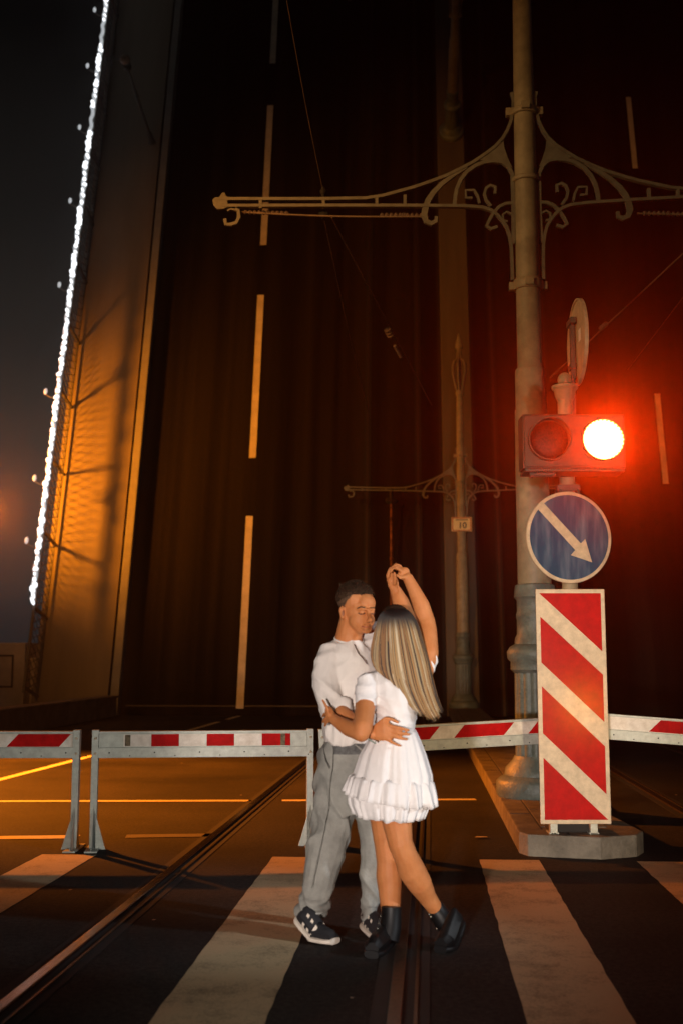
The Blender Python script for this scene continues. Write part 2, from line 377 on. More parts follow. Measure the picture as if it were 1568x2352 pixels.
# kerbed island with the masts on it
b = MB()
foot = [(.69, 29.75), (.69, 8.40), (.74, 8.27), (1.23, 8.17), (1.50, 8.30), (1.58, 8.48), (1.47, 9.6), (1.50, 29.75)]
b.prism([(u, v, -.9) for u, v in foot], (0, 0, 1.05))
isl = struct(b.build('island_pavement', 'granite', rot=RZ, bevel=.014))
tag(isl, cat=None)
b = MB()                                             # slabs inside the kerb
v = 8.62; k = 0
while v < 29.5:
    v2 = min(v+.95, 29.6)
    b.box(.87, 1.345, v+.012, v2-.008, .13, .156); v = v2
o = b.build('paving_slabs', 'paver', isl, bevel=.004)
b = MB(); b.box(.855, .868, 8.5, 27.9, .14, .1535)
for vv in [9.35, 10.3, 11.5, 12.9, 14.2, 16, 18, 20, 22, 24, 26]: b.box(.70, .855, vv, vv+.012, .14, .1535)
b.box(1.02, 1.034, 8.24, 8.6, .14, .1535)
b.build('kerb_joint', 'joint', isl)
# small scraps and chips lying on the road
M['scrap'] = mat('paper_scrap', (.5, .42, .32), .8)
b = MB()
for i in range(46):
    u = random.uniform(-5, 4); v = random.uniform(4.5, 20); s_ = random.uniform(.006, .018)
    if .6 < u < 1.65 and v > 8: continue
    a = random.random()*6.28
    b.add([(u+s_*math.cos(a+k_), v+s_*math.sin(a+k_), .012+random.random()*.004) for k_ in (0, 1.5, 3.2, 4.6)], [(0, 1, 2, 3)])
o = b.build('litter', 'scrap', rot=RZ); tag(o, 'tiny pale chips and scraps scattered over the asphalt', 'litter', kind='stuff')
b = MB(); b.add([(.40, 9.02, .012), (.50, 9.03, .014), (.50, 9.07, .012), (.42, 9.08, .013)], [(0, 1, 2, 3)])
tag(b.build('paper_scrap', 'scrap', rot=RZ), 'flat pale scrap of paper on the asphalt near the island tip', 'litter')

# ------------------------------------------------------------------ raised bascule leaf
ELEV = rad(75.6)
LS = 1.057; LV = 29.6                                # the leaf stands a little behind the road edge; drawn at 1:1.057
LM = Matrix.Translation(R(0, LV, 0)) @ Matrix.Rotation(-AZ, 4, 'Z') @ Matrix.Rotation(ELEV, 4, 'X')
LROT = LM.to_euler()
LM = LM @ Matrix.Diagonal((LS, LS, LS, 1))
def leafw(u, l, n=0): return LM @ Vector((u, l, n))
leaf = thing('bridge_leaf', 'huge raised drawbridge leaf with dashed road, standing nearly upright behind everything', 'drawbridge', LM.translation, LROT); leaf.scale = (LS, LS, LS)
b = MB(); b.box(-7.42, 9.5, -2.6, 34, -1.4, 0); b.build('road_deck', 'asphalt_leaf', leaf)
b = MB(); b.box(-9.62, -7.70, -2.5, 34, -.5, .26); b.build('walkway', 'walkway', leaf)
b = MB(); b.box(9.78, 11.7, -2.5, 34, -.5, .26); b.build('walkway', 'walkway', leaf)
b = MB(); b.box(-7.63, -7.42, -2.5, 34, -.5, .30); b.build('kerb', 'leaf_kerb', leaf, bevel=.02)
b = MB(); b.box(9.50, 9.71, -2.5, 34, -.5, .30); b.build('kerb', 'leaf_kerb', leaf, bevel=.02)
b = MB(); b.box(-7.70, -7.63, -2.5, 34, -.3, .10); b.build('walkway_gap', 'black', leaf)
b = MB(); b.box(.63, 1.42, -2.3, 34, .0, .14); b.build('median_strip', 'median', leaf, bevel=.02)
for g0, g1 in [(.54, .625), (1.425, 1.50)]:
    b = MB(); b.box(g0, g1, -2.3, 34, .0, .012); b.build('median_gap', 'black', leaf)
for g in [-1.36, -.02, 2.02, 3.44]:
    b = MB(); b.box(g-.085, g+.085, -2.3, 34, .0, .012, 0); b.box(g-.034, g+.026, -2.3, 34, .012, .018, 1); b.build('track_rail', ['black', 'rust'], leaf)
for l0 in [.1, 6.88, 13.68, 20.44, 27.2]:
    b = MB(); b.box(-4.53, -4.345, l0, l0+5.1, 0, .012); b.build('lane_dash', 'leaf_paint', leaf)
for l0 in [6.0, 16.02, 26.0]:
    b = MB(); b.box(6.30, 6.445, l0, l0+2.62, 0, .012); b.build('lane_dash', 'leaf_paint', leaf)
M['joint_plate'] = mat('joint_steel', (.09, .07, .055), .6, .3)
b = MB(); b.box(-7.3, .5, .15, .18, 0, .008); b.build('deck_joint', 'joint_plate', leaf)

# railing of the leaf with its string of lights
def railing(u, side, label):
    t = thing('bridge_railing', label, 'railing', LM.translation, LROT, 'railings of the raised leaf'); t.scale = (LS, LS, LS)
    b = MB(); b.box(u-.03, u+.03, .2, 34, 1.26, 1.32); b.box(u-.02, u+.02, .2, 34, .36, .40)
    b.build('rail_bar', 'iron', t)
    b = MB(); l_ = .25
    while l_ < 33.5:                                  # diagonal lattice bars
        b.tube([(u, l_, .38), (u, l_+.42, 1.28)], .011, 5); b.tube([(u, l_+.42, .38), (u, l_, 1.28)], .011, 5); l_ += .21
    b.build('lattice', 'iron', t)
    b = MB(); l_ = .3
    while l_ < 33.5:
        b = MB(); b.box(u-.035, u+.035, l_, l_+.06, .26, 1.30); b.build('post', 'iron', t); l_ += 2.0
    return t
rl = railing(-9.46, -1, 'lattice railing of the raised bridge leaf, outlined by white lights')
b = MB()                                              # twisted light rope on the handrail
pts = []; 
l_ = 2.5
while l_ < 33.0:
    a = l_*14; pts.append((-9.50+.02*math.cos(a), l_, 1.38+.02*math.sin(a))); l_ += .06
b.tube(pts, .050, 7); rope = b.build('light_rope', 'rope', rl, smooth='all')
b = MB(); l_ = 2.45; n_led = 0
while l_ < 33.0:
    a = l_*14+.9; k_ = int(l_*1.3) % 4
    e_ = min(1, (l_-3)/4)
    if not (l_ > 15 and noise.noise((l_*.9, 0, 0)) < -.18):
        b.ball((-9.49+random.uniform(-.022, .022), l_, 1.41+random.uniform(-.02, .02)), (random.uniform(.035, .085), random.uniform(.05, .12), .062), 8, rot=Matrix.Rotation(.45, 3, 'Z'))
        n_led += 1
        if n_led <= 99: b.build('led_light', 'led', rope, smooth='all'); b = MB()
    l_ += random.uniform(.11, .19) if l_ < 14 else random.uniform(.13, .27)
tag(b.build('led_lights', 'led', rope, smooth='all'), kind='stuff')
for q in [8.1, 5.6, 11.4, 14.2, 16.8, 19.1, 21.3, 23.3, 3.9]:
    b = MB()
    pth = [(-9.52, q, 1.30), (-9.70, q, 1.34), (-9.80, q+.05, 1.42), (-9.84, q+.16, 1.46), (-9.78, q+.22, 1.46)]
    b.tube(pth, .018, 6); b.ball((-9.80, q+.12, 1.46), (.05, .10, .05), 8, 1); b.build('cable_hook', ['iron', 'rope'], rl, smooth='all')  # knob takes the glowing rope material for the light it catches
# lamp post on the leaf
lp = thing('leaf_lamp_post', 'unlit slim lamp post sticking out from the raised walkway near its white lights', 'lamp post', LM @ Vector((-7.95, 17.3, .2)), LROT)
b = MB(); b.tube([(0, 0, 0), (0, 0, .5), (0, 0, .55), (0, 0, 3.2)], [.10, .08, .05, .035], 10); b.lathe([(.13, .0), (.13, .06), (.09, .1)]); b.lathe([(.06, 2.1), (.075, 2.13), (.06, 2.16)]); b.build('pole', 'iron', lp, smooth=True)
b = MB(); b.lathe([(.05, 3.2), (.11, 3.28), (.13, 3.4), (.10, 3.43)]); b.tube([(0, 0, 3.4), (-.1, 0, 3.6), (-.3, 0, 3.7)], .02, 6); b.build('lamp_bracket', 'bracket', lp, smooth=True)
b = MB(); b.ball((.0, .02, 3.62), .15, 14); b.build('lamp_globe', 'sign_back', lp, smooth='all')

# ------------------------------------------------------------------ left side: parapet, pier and wall
b = MB(); b.box(-7.72, -7.40, 14, 27.6, 0, .44); b.box(-7.76, -7.36, 14, 27.62, .44, .50)
for vv in [15.8, 17.8, 19.8, 21.8, 23.8, 25.8]: pass
tag(b.build('parapet_wall', 'parapet', rot=RZ, bevel=.015), 'low concrete parapet along the road before the lit walkway', 'wall')
t = thing('stone_pier', 'pale stone pier with a sunken panel rising beyond the parapet', 'pier', R(-11.9, 30.6, -5))
b = MB(); b.box(-1.3, 1.28, -.5, .5, 0, 6.82); b.build('pier_block', 'stone', t, bevel=.02)
b = MB()
for (x0, x1, z0, z1) in [(-1.0, .98, 6.45, 6.50), (-1.0, .98, 5.62, 5.67), (.93, .98, 5.62, 6.45), (-1.0, -.95, 5.67, 6.45)]: b.box(x0, x1, -.52, -.48, z0, z1)
b.build('panel_frame', 'joint', t)
t = thing('stone_wall', 'pale stone wall, lower than the pier, beside the railing foot', 'wall', R(-10.2, 30.8, -5))
b = MB(); b.box(-.40, .75, -.3, .3, 0, 6.36); b.box(-.42, .77, -.32, .32, 6.36, 6.42); b.build('wall_block', 'stone', t, bevel=.02)

# a street lamp glowing out of focus on the far bank
M['lamp_glow'] = mat('sodium_globe', (1, .5, .2), .5, emit=(1.0, .16, .02), estr=1.6)
gl = P0_(-20, 1176, 62.0)
t = thing('street_lamp', 'distant orange street lamp glowing hazily beyond the parapet', 'street lamp', (gl.x-.9, gl.y, -5))
b = MB(); b.tube([(0, 0, 0), (0, 0, gl.z+5.3), (.3, 0, gl.z+5.6), (.9, 0, gl.z+5.5)], [.12, .07, .05, .04], 10); b.build('pole', 'iron', t, rot=(0, 0, AZ), smooth=True)
b = MB(); b.ball((.9, 0, gl.z+5.15), (.45, .45, .40), 12); b.build('lamp_globe', 'lamp_glow', t, rot=(0, 0, AZ), smooth='all')
lamp('street_lamp_glow', gl-Vector((0, .7, 0)), 1300, (1.0, .17, .01), .4)

# ------------------------------------------------------------------ tram mast
F1 = 10.45
AX0 = 1216.0                                   # mast axis in the frame the drawing was measured in
def mz(y, Y=F1): 
    bq = (1176-y)/FPX; s_, c_ = math.sin(PITCH), math.cos(PITCH)
    t = Y/(c_-bq*s_); return CAMH+(s_+bq*c_)*t
def mx(x, y): return (x-(1203+.0208*y))*(F1*math.cos(PITCH)+(mz(y)-CAMH)*math.sin(PITCH))/FPX
def make_mast(loc, rot, label, cat='tram mast', group='ornate tram masts standing in line on the median'):
    t = thing('tram_mast', label, cat, loc, rot, group)
    b = MB()
    b.lathe([(.155, 1.9), (.155, 3.0), (.150, 3.55), (.142, 3.56), (.141, 3.92), (.136, 3.94), (.118, 3.96), (.115, 4.75), (.106, 5.9), (.098, 6.9), (.088, 7.9), (.080, 8.15)], n=32)
    b.build('pole', 'mast', t, smooth=True)
    b = MB()
    b.lathe([(.37, 0), (.385, .03), (.385, .13), (.36, .16), (.31, .19), (.30, .25), (.235, .32), (.215, .36)], n=36)
    b.lathe([(.205, .36), (.200, 1.12)], n=80, func=lambda k, a: 1-.07*(.5+.5*math.cos(a*16))**2)
    b.lathe([(.205, 1.10), (.235, 1.13), (.235, 1.20), (.262, 1.23), (.268, 1.29), (.24, 1.335), (.195, 1.36), (.188, 1.42), (.172, 1.45), (.170, 1.58), (.177, 1.60), (.177, 1.63), (.168, 1.66), (.168, 1.76), (.192, 1.79), (.186, 1.86), (.180, 1.90), (.156, 1.91)], n=36)
    b.build('base', 'mast_base', t, smooth=True)
    for z, r, h in [(4.72, .135, .10), (5.80, .128, .045), (6.48, .128, .06)]:
        b = MB(); b.lathe([(r, z), (r+.008, z+h*.3), (r+.008, z+h*.7), (r, z+h)], n=24)
        if r != .128 or h == .06:
            b.box(-.18, -.10, -.035, .035, z, z+.075); b.box(.10, .18, -.035, .035, z, z+.075); b.box(-.04, .04, -.160, -.12, z+.01, z+.08)
        b.build('clamp', 'mast', t, smooth=True, bevel=.004)
    for sgn in (-1, 1):
        def q(pts): return [(-sgn*mx(x, y), mz(y)-.15) for x, y in pts]
        b = MB()
        top = q([(505,438),(600,441),(747,445),(845,446),(885,441),(922,432),(958,423),(993,412),(1030,399),(1063,384),(1093,369),(1119,352),(1141,336),(1158,318),(1169,300),(1177,280),(1183,250),(1183,225),(1179,213)])
        bot = q([(508,454),(747,460),(957,466),(1070,470),(1112,474),(1132,481),(1147,493),(1159,507),(1168,521),(1174,540),(1178,563),(1180,600),(1181,643)])
        b.strip(top, .030, -.025, .025); b.strip(bot, .030, -.024, .024)
        for x in (600, 747, 870, 935): b.strip(q([(x, 441), (x, 463)]), .03, -.022, .022)
        arm = b.build('bracket_arm', 'bracket', t)
        b = MB()
        b.strip(q([(1049,468),(1050,450),(1054,430),(1063,409),(1077,391),(1098,377),(1118,370),(1138,368),(1158,371),(1172,382),(1181,400),(1183,470),(1183,560)]), .036, -.02, .02)
        b.strip(q([(1077,380),(1050,396),(1020,417),(1000,437),(988,455),(982,472),(979,488),(984,503),(996,508),(1006,503),(1007,492)]), [.03,.035,.042,.05,.055,.06,.06,.05,.045,.04,.03], -.018, .018)
        b.strip(q([(1106,465),(1102,448),(1094,434),(1074,434),(1075,451),(1090,452)]), .024, -.018, .018)
        b.strip(q([(1132,472),(1121,458),(1117,443),(1121,430),(1131,424),(1142,428),(1141,444)]), .028, -.018, .018)
        b.strip(q([(1181,466),(1165,467),(1150,474),(1138,487),(1129,502),(1122,517),(1132,524),(1147,519)]), .03, -.018, .018)
        b.strip(q([(1181,492),(1168,486),(1159,492),(1160,505),(1170,508)]), .02, -.018, .018)
        b.prism([(x, -.014, z) for x, z in q([(1100,366),(1119,352),(1150,326),(1160,316),(1163,340),(1172,366),(1181,385),(1165,374),(1138,366)])], (0, .028, 0))
        b.build('scrollwork', 'bracket', arm)
        b = MB()                                   # forged end piece
        b.prism([(x, -.02, z) for x, z in q([(487,440),(494,434),(503,434),(509,425),(516,423),(518,430),(522,434),(524,458),(512,462),(498,462),(489,452)])], (0, .04, 0))
        b.strip(q([(540,462),(548,466),(549,482),(543,494),(530,498),(518,497),(516,484)]), .036, -.018, .018)
        b.strip(q([(540,464),(530,462),(522,466)]), .02, -.018, .018)
        b.build('arm_end', 'bracket', arm, bevel=.004)
    b = MB()                                       # open finial with a spear point
    b.lathe([(.10, 8.12), (.11, 8.16), (.11, 8.22), (.085, 8.26)]); b.lathe([(.025, 8.25), (.025, 9.3), (.05, 9.36), (.11, 9.42), (.10, 9.5), (.02, 9.8)], n=12)
    for k in range(6):
        a = k*math.pi/3+.3; ca, sa = math.cos(a), math.sin(a)
        b.tube([(r*ca, r*sa, z) for r, z in [(.08, 8.25), (.13, 8.45), (.18, 8.7), (.19, 8.9), (.15, 9.05), (.06, 9.12), (.05, 9.4)]], .018, 6)
    b.build('finial', 'mast', t, smooth=True)
    return t
mb_loc = R(1.055, 10.55, .15)
mast1 = make_mast(mb_loc, RZ, 'large tram mast with scrolled arms standing beside the red signal')
mast2 = copy_tree(mast1); mast2.location = R(1.085, 29.35, .15); mast2['label'] = 'distant tram mast carrying the small yellow plate reading 10'
mast2.location = R(1.085, 29.35, .15)
mast3 = copy_tree(mast1); mast3.location = leafw(1.05, 17.4, .14); mast3.rotation_euler = LROT; mast3['label'] = 'tram mast fixed to the raised leaf, jutting out high up in the dark'
# wall number plate on the second mast
t = thing('number_plate', 'small yellow plate with the black number 10 fixed to the distant mast', 'number plate', mast2.location+Vector((0, 0, 4.50)))
b = MB(); b.box(-.26, .26, -.20, -.18, 0, .37); plate = b.build('plate', 'number', t, bevel=.01)
b = MB(); b.box(-.24, .24, -.203, -.2005, .012, .030); b.box(-.24, .24, -.203, -.2005, .34, .358); b.box(-.24, -.22, -.203, -.2005, .03, .34); b.box(.22, .24, -.203, -.2005, .03, .34); b.build('plate_border', 'red_film', plate)
def text_obj(s_, size, loc, name, m, parent, ext=.002):
    cu = bpy.data.curves.new(name, 'FONT'); cu.body = s_; cu.size = size; cu.extrude = ext; cu.align_x = 'CENTER'; cu.align_y = 'CENTER'; cu.offset = size*.02
    o = bpy.data.objects.new('tmp', cu); C.objects.link(o)
    dg = bpy.context.evaluated_depsgraph_get(); me = bpy.data.meshes.new_from_object(o.evaluated_get(dg)); bpy.data.objects.remove(o)
    me.materials.clear(); me.materials.append(M[m])
    o = bpy.data.objects.new(name, me); C.objects.link(o); o.parent = parent; o.location = loc; o.rotation_euler = (rad(90), 0, 0)
    return o
text_obj('10', .22, (.02, -.204, .15), 'lettering', 'ink', plate)
b = MB()
for k in range(7): b.box(-.15+k*.045, -.15+k*.045+.034, -.203, -.2005, .285, .312)
b.build('fine_print', 'ink', plate)

# ------------------------------------------------------------------ signal post, signal and signs
def P(x, y, Y):
    a = (x-784)/FPX; bq = (1176-y)/FPX; s_, c_ = math.sin(PITCH), math.cos(PITCH)
    t = Y/(c_-bq*s_); return Vector((a*t, Y, CAMH+(s_+bq*c_)*t))
pp = P(1306, 1110, 8.98); px_ = P(1300, 900, 8.98)
base = Vector((P(1303, 1300, 8.98).x+.012, 8.98, .15))
t = thing('signal_post', 'slim post with a round cap carrying the signal and the blue arrow sign', 'post', base)
b = MB(); b.lathe([(.075, 0), (.075, .5), (.063, .52), (.062, 3.36)], n=20); b.build('post', 'mast', t, smooth=True)
b = MB(); b.lathe([(.066, 3.30), (.082, 3.34), (.088, 3.38), (.108, 3.40), (.108, 3.42), (.06, 3.44)], n=24); b.ball((0, 0, 3.47), (.058, .058, .065), 16); b.build('cap', 'mast', t, smooth=True)
b = MB(); b.box(-.09, .09, -.09, .09, 2.55, 2.60); b.box(-.09, .09, -.09, .09, 2.30, 2.34); b.box(-.03, .03, -.22, -.06, 2.40, 2.50)
b.tube([(-.07, -.12, 2.56), (-.07, -.12, 2.40)], .012, 8); b.tube([(.07, -.12, 2.56), (.07, -.12, 2.40)], .012, 8); b.build('mounting_clamp', 'signal', t, bevel=.004)

# two-lens signal
s0 = P(1316, 1016, 8.68)
t = thing('traffic_signal', 'two-lens traffic signal with one lens glowing bright red', 'traffic light', s0, (0, 0, rad(0)))
pxm = 8.75/FPX
wl, wr, ht, hb = -119*pxm, 119*pxm, 66*pxm, -62*pxm
b = MB(); b.box(wl, wr, -.02, .20, hb, ht); b.box(wl+.01, wr-.01, -.035, -.02, hb+.01, ht-.01); b.build('housing', 'signal', t, bevel=.015)
b = MB(); b.box(wl+.01, wr-.02, -.06, .21, hb-.030, hb-.008); b.tube([(wl+.05, .0, hb-.045), (wl+.25, .0, hb-.045)], .022, 10); b.tube([(wl+.05, .0, hb-.045), (wl+.08, .0, hb-.045)], .03, 10); b.build('bottom_tray', 'signal', t, bevel=.004)
for nm, cx, m_ in (('lens', -58*pxm, 'lens_off'), ('lit_lens', 66*pxm, 'lens_on')):
    b = MB(); n = 40
    b.loft([((cx, -.036, 4*pxm), (.152, 0, 0), (0, 0, .152)), ((cx, -.045, 4*pxm), (.142, 0, 0), (0, 0, .142)), ((cx, -.058, 4*pxm), (.09, 0, 0), (0, 0, .09)), ((cx, -.063, 4*pxm), (.03, 0, 0), (0, 0, .03))], n)
    if nm == 'lit_lens':
        for k_ in range(30):
            a_ = 2*math.pi*k_/30; b.ball((cx+.150*math.cos(a_), -.046, 4*pxm+.150*math.sin(a_)), .010, 8)
    lo = b.build('lens', m_, t, smooth='all')
    b = MB(); vs = []; n = 40
    for k in range(n):
        a = 2*math.pi*k/n
        d_ = .03 if nm == 'lit_lens' else .05+.045*max(0, math.sin(a+.3))
        for rr, yy in ((.170, -.03), (.168, -.035-d_), (.158, -.035-d_), (.156, -.03)): vs.append((cx+rr*math.cos(a), yy, 4*pxm+rr*math.sin(a)))
    b.add(vs, [(4*k+j, 4*((k+1) % n)+j, 4*((k+1) % n)+(j+1) % 4, 4*k+(j+1) % 4) for k in range(n) for j in range(4)])
    b.build('lens_rim', 'signal', lo, smooth=True)

lamp('signal_beam', s0+Vector((66*pxm, -.10, 4*pxm)), 1050, (1.0, .036, .001), .10, aim=(.9, 0, 1.7), spot=54, blend=1.0)

# keep-right sign
sgc = P(1306, 1234, 8.62)
t = thing('arrow_sign', 'round blue sign with a white slanting arrow above the striped board', 'road sign', sgc, (0, 0, rad(14)))
def disc(mb, r, y0, y1, n=64): mb.loft([((0, y0, 0), (r, 0, 0), (0, 0, r)), ((0, y1, 0), (r, 0, 0), (0, 0, r))], n)
b = MB(); disc(b, .352, 0, .012); spl = b.build('sign_plate', 'sign_back', t, smooth=True)
b = MB(); disc(b, .348, -.003, 0); b.build('white_rim', 'sign_white', spl, smooth=True)
b = MB(); disc(b, .326, -.005, -.003); b.build('blue_field', 'sign_blue', spl, smooth=True)
b = MB(); b.prism([((x-1306)*8.72/FPX*1.02, -.005, (1234-y)*8.62/FPX*1.0) for x, y in [(1227.8,1167.5),(1242.5,1153.5),(1333,1248),(1344,1237.5),(1359,1291),(1308,1275.5),(1319,1263.5)]], (0, -.003, 0))
b.build('arrow', 'sign_white', spl)
b = MB(); b.box(-.04, .04, .012, .30, .18, .22); b.build('bracket', 'signal', t); b = MB(); b.box(-.04, .04, .012, .30, -.22, -.18); b.build('bracket', 'signal', t)
# sign seen nearly edge-on from the back
sgb = P(1326, 786, 9.0)
t = thing('round_sign', 'round road sign turned away, showing its brownish back above the signal', 'road sign', sgb, (0, 0, rad(90)))
b = MB(); disc(b, .352, -.006, .006)
tor = []
b.build('sign_plate', 'sign_back', t, smooth=True)
b = MB(); n = 48
vs = []
for k in range(n):
    a = 2*math.pi*k/n
    for rr, yy in ((.355, -.012), (.355, .018), (.340, .018), (.340, -.012)): vs.append((rr*math.cos(a), yy, rr*math.sin(a)))
b.add(vs, [(4*k+j, 4*((k+1) % n)+j, 4*((k+1) % n)+(j+1) % 4, 4*k+(j+1) % 4) for k in range(n) for j in range(4)]); b.build('folded_rim', 'sign_back', t, smooth=True)
b = MB(); b.box(.04, .09, .012, .05, -.30, .18); b.box(-.02, .16, .012, .06, .16, .21); b.box(.02, .14, .012, .06, -.21, -.17); b.box(.045, .085, .02, .07, -.62, -.30); b.build('mounting_bracket', 'signal', t, bevel=.003)
b = MB(); b.box(-.15, -.07, .008, .0095, -.02, .08); b.build('white_sticker', 'sticker', t)

# striped marker board on two short feet
mbz = R(1.075, 8.24, .15)
x0 = P(1234.5, 1620, 8.17).x; x1 = P(1395, 1620, 8.17).x
t = thing('marker_board', 'tall red and white striped marker board standing at the tip of the island', 'marker board', ((x0+x1)/2, 8.17, .15), (0, 0, 0))
W_ = x1-x0; zb = P(1310, 1893, 8.17).z-.15; zt = P(1310, 1353, 8.17).z-.15; H_ = zt-zb
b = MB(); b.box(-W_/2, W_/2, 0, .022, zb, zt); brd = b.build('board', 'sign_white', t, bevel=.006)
for poly in [[(.05,.018),(.94,.018),(.94,.27)], [(.06,.12),(.94,.37),(.94,.572),(.06,.318)], [(.06,.42),(.94,.675),(.94,.875),(.06,.62)], [(.06,.723),(.955,.982),(.06,.982)]]:
    b = MB(); b.prism([(-W_/2+s_*W_, 0, zt-q*H_) for s_, q in poly], (0, -.003, 0)); b.build('red_stripe', 'sign_red', brd)
for xx in (P(1271, 1900, 8.2).x, P(1363, 1900, 8.2).x):
    b = MB(); xx -= (x0+x1)/2; b.box(xx-.026, xx+.026, .024, .09, 0, zt-.1); b.box(xx-.035, xx+.035, .024, .16, 0, .012); b.build('leg', 'alu', t, bevel=.004)
b = MB(); b.box(-.16, .16, .10, .34, 0, .075); b.build('ballast_block', 'groove', t, bevel=.01)

# ------------------------------------------------------------------ road barriers
def barrier(p0, p1, z0, z1, blocks, label, left_post=True, right_post=True, kind='block', phase=0.0):
    """p0,p1: road coords of the two feet; z0,z1: ground height under them"""
    A = R(*p0, z0); B = R(*p1, z1); d = B-A; L_ = Vector((d.x, d.y, 0)).length; yaw = math.atan2(d.y, d.x)
    t = thing('road_barrier', label, 'barrier', A, (0, -math.atan2(z1-z0, L_), yaw), 'barriers closing the road before the raised leaf')
    h0, h1 = .655, .835
    b = MB(); b.box(.02, L_-.02, -.012, .022, h0, h1); b.box(.02, L_-.02, -.030, .030, h1-.008, h1+.010); b.box(.02, L_-.02, -.030, -.012, h0-.004, h0+.072)
    beam = b.build('beam', 'alu', t, bevel=.003)
    b = MB(); k_ = .1
    while k_ < L_-.05:
        b.ball((k_, -.031, h0+.035), .006, 6); b.ball((k_+.15, -.031, h0+.012), .005, 6); k_ += .33
    b.build('rivets', 'groove', beam)
    if kind == 'block':
        xs = [L_*s_ for s_ in (.127, .255, .383, .512, .640, .770, .905)]
        for i in range(6):
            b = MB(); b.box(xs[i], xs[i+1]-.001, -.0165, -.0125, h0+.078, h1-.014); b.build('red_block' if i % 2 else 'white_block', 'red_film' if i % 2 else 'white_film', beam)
        b = MB(); b.box(xs[0]+.01, xs[0]+.05, -.0185, -.0170, h0+.082, h1-.018); b.build('dirt_patch', 'dirt', beam); b = MB(); b.box(xs[6]-.075, xs[6]-.040, -.0185, -.0170, h0+.078, h1-.014); b.build('dirt_patch', 'dirt', beam)
    else:
        b = MB(); b.box(.03, L_-.03, -.0165, -.0125, h0+.076, h1-.008); b.build('white_strip', 'white_film', beam)
        x = phase
        zz0, zz1 = h0+.078, h1-.010; sk = .085
        while x < L_:
            a0, a1 = x, x+.385
            pts = [(max(.03, min(L_-.03, q)), -.0167, z_) for q, z_ in ((a0, zz0), (a1, zz0), (a1+sk, zz1), (a0+sk, zz1))]
            if pts[1][0]-pts[0][0] > .02 or pts[2][0]-pts[3][0] > .02:
                b = MB(); b.prism(pts, (0, -.002, 0)); b.build('red_stripe', 'red_film', beam)
            x += .575
    for has, x in ((left_post, .0), (right_post, L_)):
        if not has: continue
        sg = 1 if x == 0 else -1
        b = MB(); b.box(x-.028, x+.022, -.03, .03, 0.0, h1+.02); post = b.build('post', 'alu', t, bevel=.003)
        b = MB(); b.prism([(x-.003, -.16, 0), (x-.003, .16, 0), (x-.003, .03, .30), (x-.003, -.03, .30)], (.006, 0, 0)); b.prism([(x+.09*sg, -.03, 0), (x, -.03, .30), (x, -.03, 0)], (0, .006, 0)); b.box(x-.045, x+.045, -.18, .18, 0, .010); b.build('foot', 'alu', post)
    b = MB()
    for x in (.0, L_):
        b.ball((x, -.033, h1-.04), .010, 8); b.ball((x, -.033, h0+.03), .010, 8)
    b.build('bolt', 'sign_back', t)
    return t
barrier((-4.35, 8.22), (-2.53, 8.36), 0, 0, 0, 'grey barrier with slanted stripes next to the one with square blocks', kind='slant', phase=.16)
barrier((-2.39, 8.36), (-.83, 8.64), 0, 0, 0, 'grey barrier with square red and white blocks beside the man')
barrier((-.70, 8.62), (1.28, 8.95), .0, .10, 0, 'barrier with slanted red stripes between the woman and the marker board', kind='slant', phase=.42)
barrier((1.32, 8.95), (3.05, 8.80), .12, -.0, 0, 'barrier with slanted stripes on the far side of the marker board from the couple', kind='slant', phase=.36)

# ------------------------------------------------------------------ overhead wires
def wire(pts, r, label, name='overhead_wire', bits=()):
    t = thing(name, label, 'wire', pts[0], (0, 0, 0), 'overhead wires and stays')
    b = MB(); b.tube(pts, r, 6); b.build('wire', 'wire', t, world=True)
    for c, d_, rr, n_ in bits:
        b = MB(); c = Vector(c); d_ = Vector(d_).normalized()
        for k in range(n_):
            q = c+d_*(k*.045)
            b.tube([q, q+d_*.012, q+d_*.022, q+d_*.04], [rr*.4, rr, rr, rr*.4], 10)
        b.build('insulator', 'insulator', t, world=True, smooth=True)
    return t
Ya = 10.7
def seg(p, q, n=8, sag=.0):
    p = Vector(p); q = Vector(q); return [p.lerp(q, i/n)-Vector((0, 0, sag*math.sin(math.pi*i/n))) for i in range(n+1)]
c1 = P(742, 440, Ya); c2 = P(742, 492, Ya)
wire(seg(P(548, 487, 10.7), P(985, 497, 10.55), sag=.02), .009, 'horizontal stay with insulators under the full arm of the large mast', bits=[
    (P(560, 487, 10.7), P(650, 490, 10.7)-P(560, 487, 10.7), .024, 6), (P(612, 488, 10.7), P(650, 490, 10.7)-P(560, 487, 10.7), .024, 5), (P(872, 494, 10.6), (1, 0, 0), .024, 6), (P(920, 495, 10.6), (1, 0, 0), .026, 6)])
wire(seg(P(1462, 490, 10.3), P(1640, 495, 10.2)), .009, 'horizontal stay under the large mast arm on the signal side', bits=[(P(1475, 490, 10.3), (1, 0, 0), .024, 6), (P(1530, 492, 10.3), (1, 0, 0), .024, 6)])
wire(seg(P(655, -20, 9.0), P(742, 440, Ya), sag=.05), .0028, 'thin wire dropping from above to the black hanger on the large mast arm')
wire(seg(P(742, 492, Ya), P(850, 960, 20), sag=.1), .006, 'steeper thin wire running down into the dark below the black hanger')
cc = P(894, 768, 13.5)
wire(seg(P(762, 500, Ya), P(990, 930, 16.5)), .007, 'slanting wire with a bright clamp below the large mast arm', bits=[(P(888, 755, 13.4), P(905, 790, 13.6)-P(888, 755, 13.4), .045, 3), (P(905, 793, 13.6), P(925, 830, 13.9)-P(905, 793, 13.6), .022, 6)])
wire(seg(P(1600, 552, 10.5), P(1262, 868, 14.0)), .008, 'stay wire slanting up past the back of the round sign', bits=[(P(1392, 743, 12.6), P(1375, 757, 12.8)-P(1392, 743, 12.6), .03, 4)])
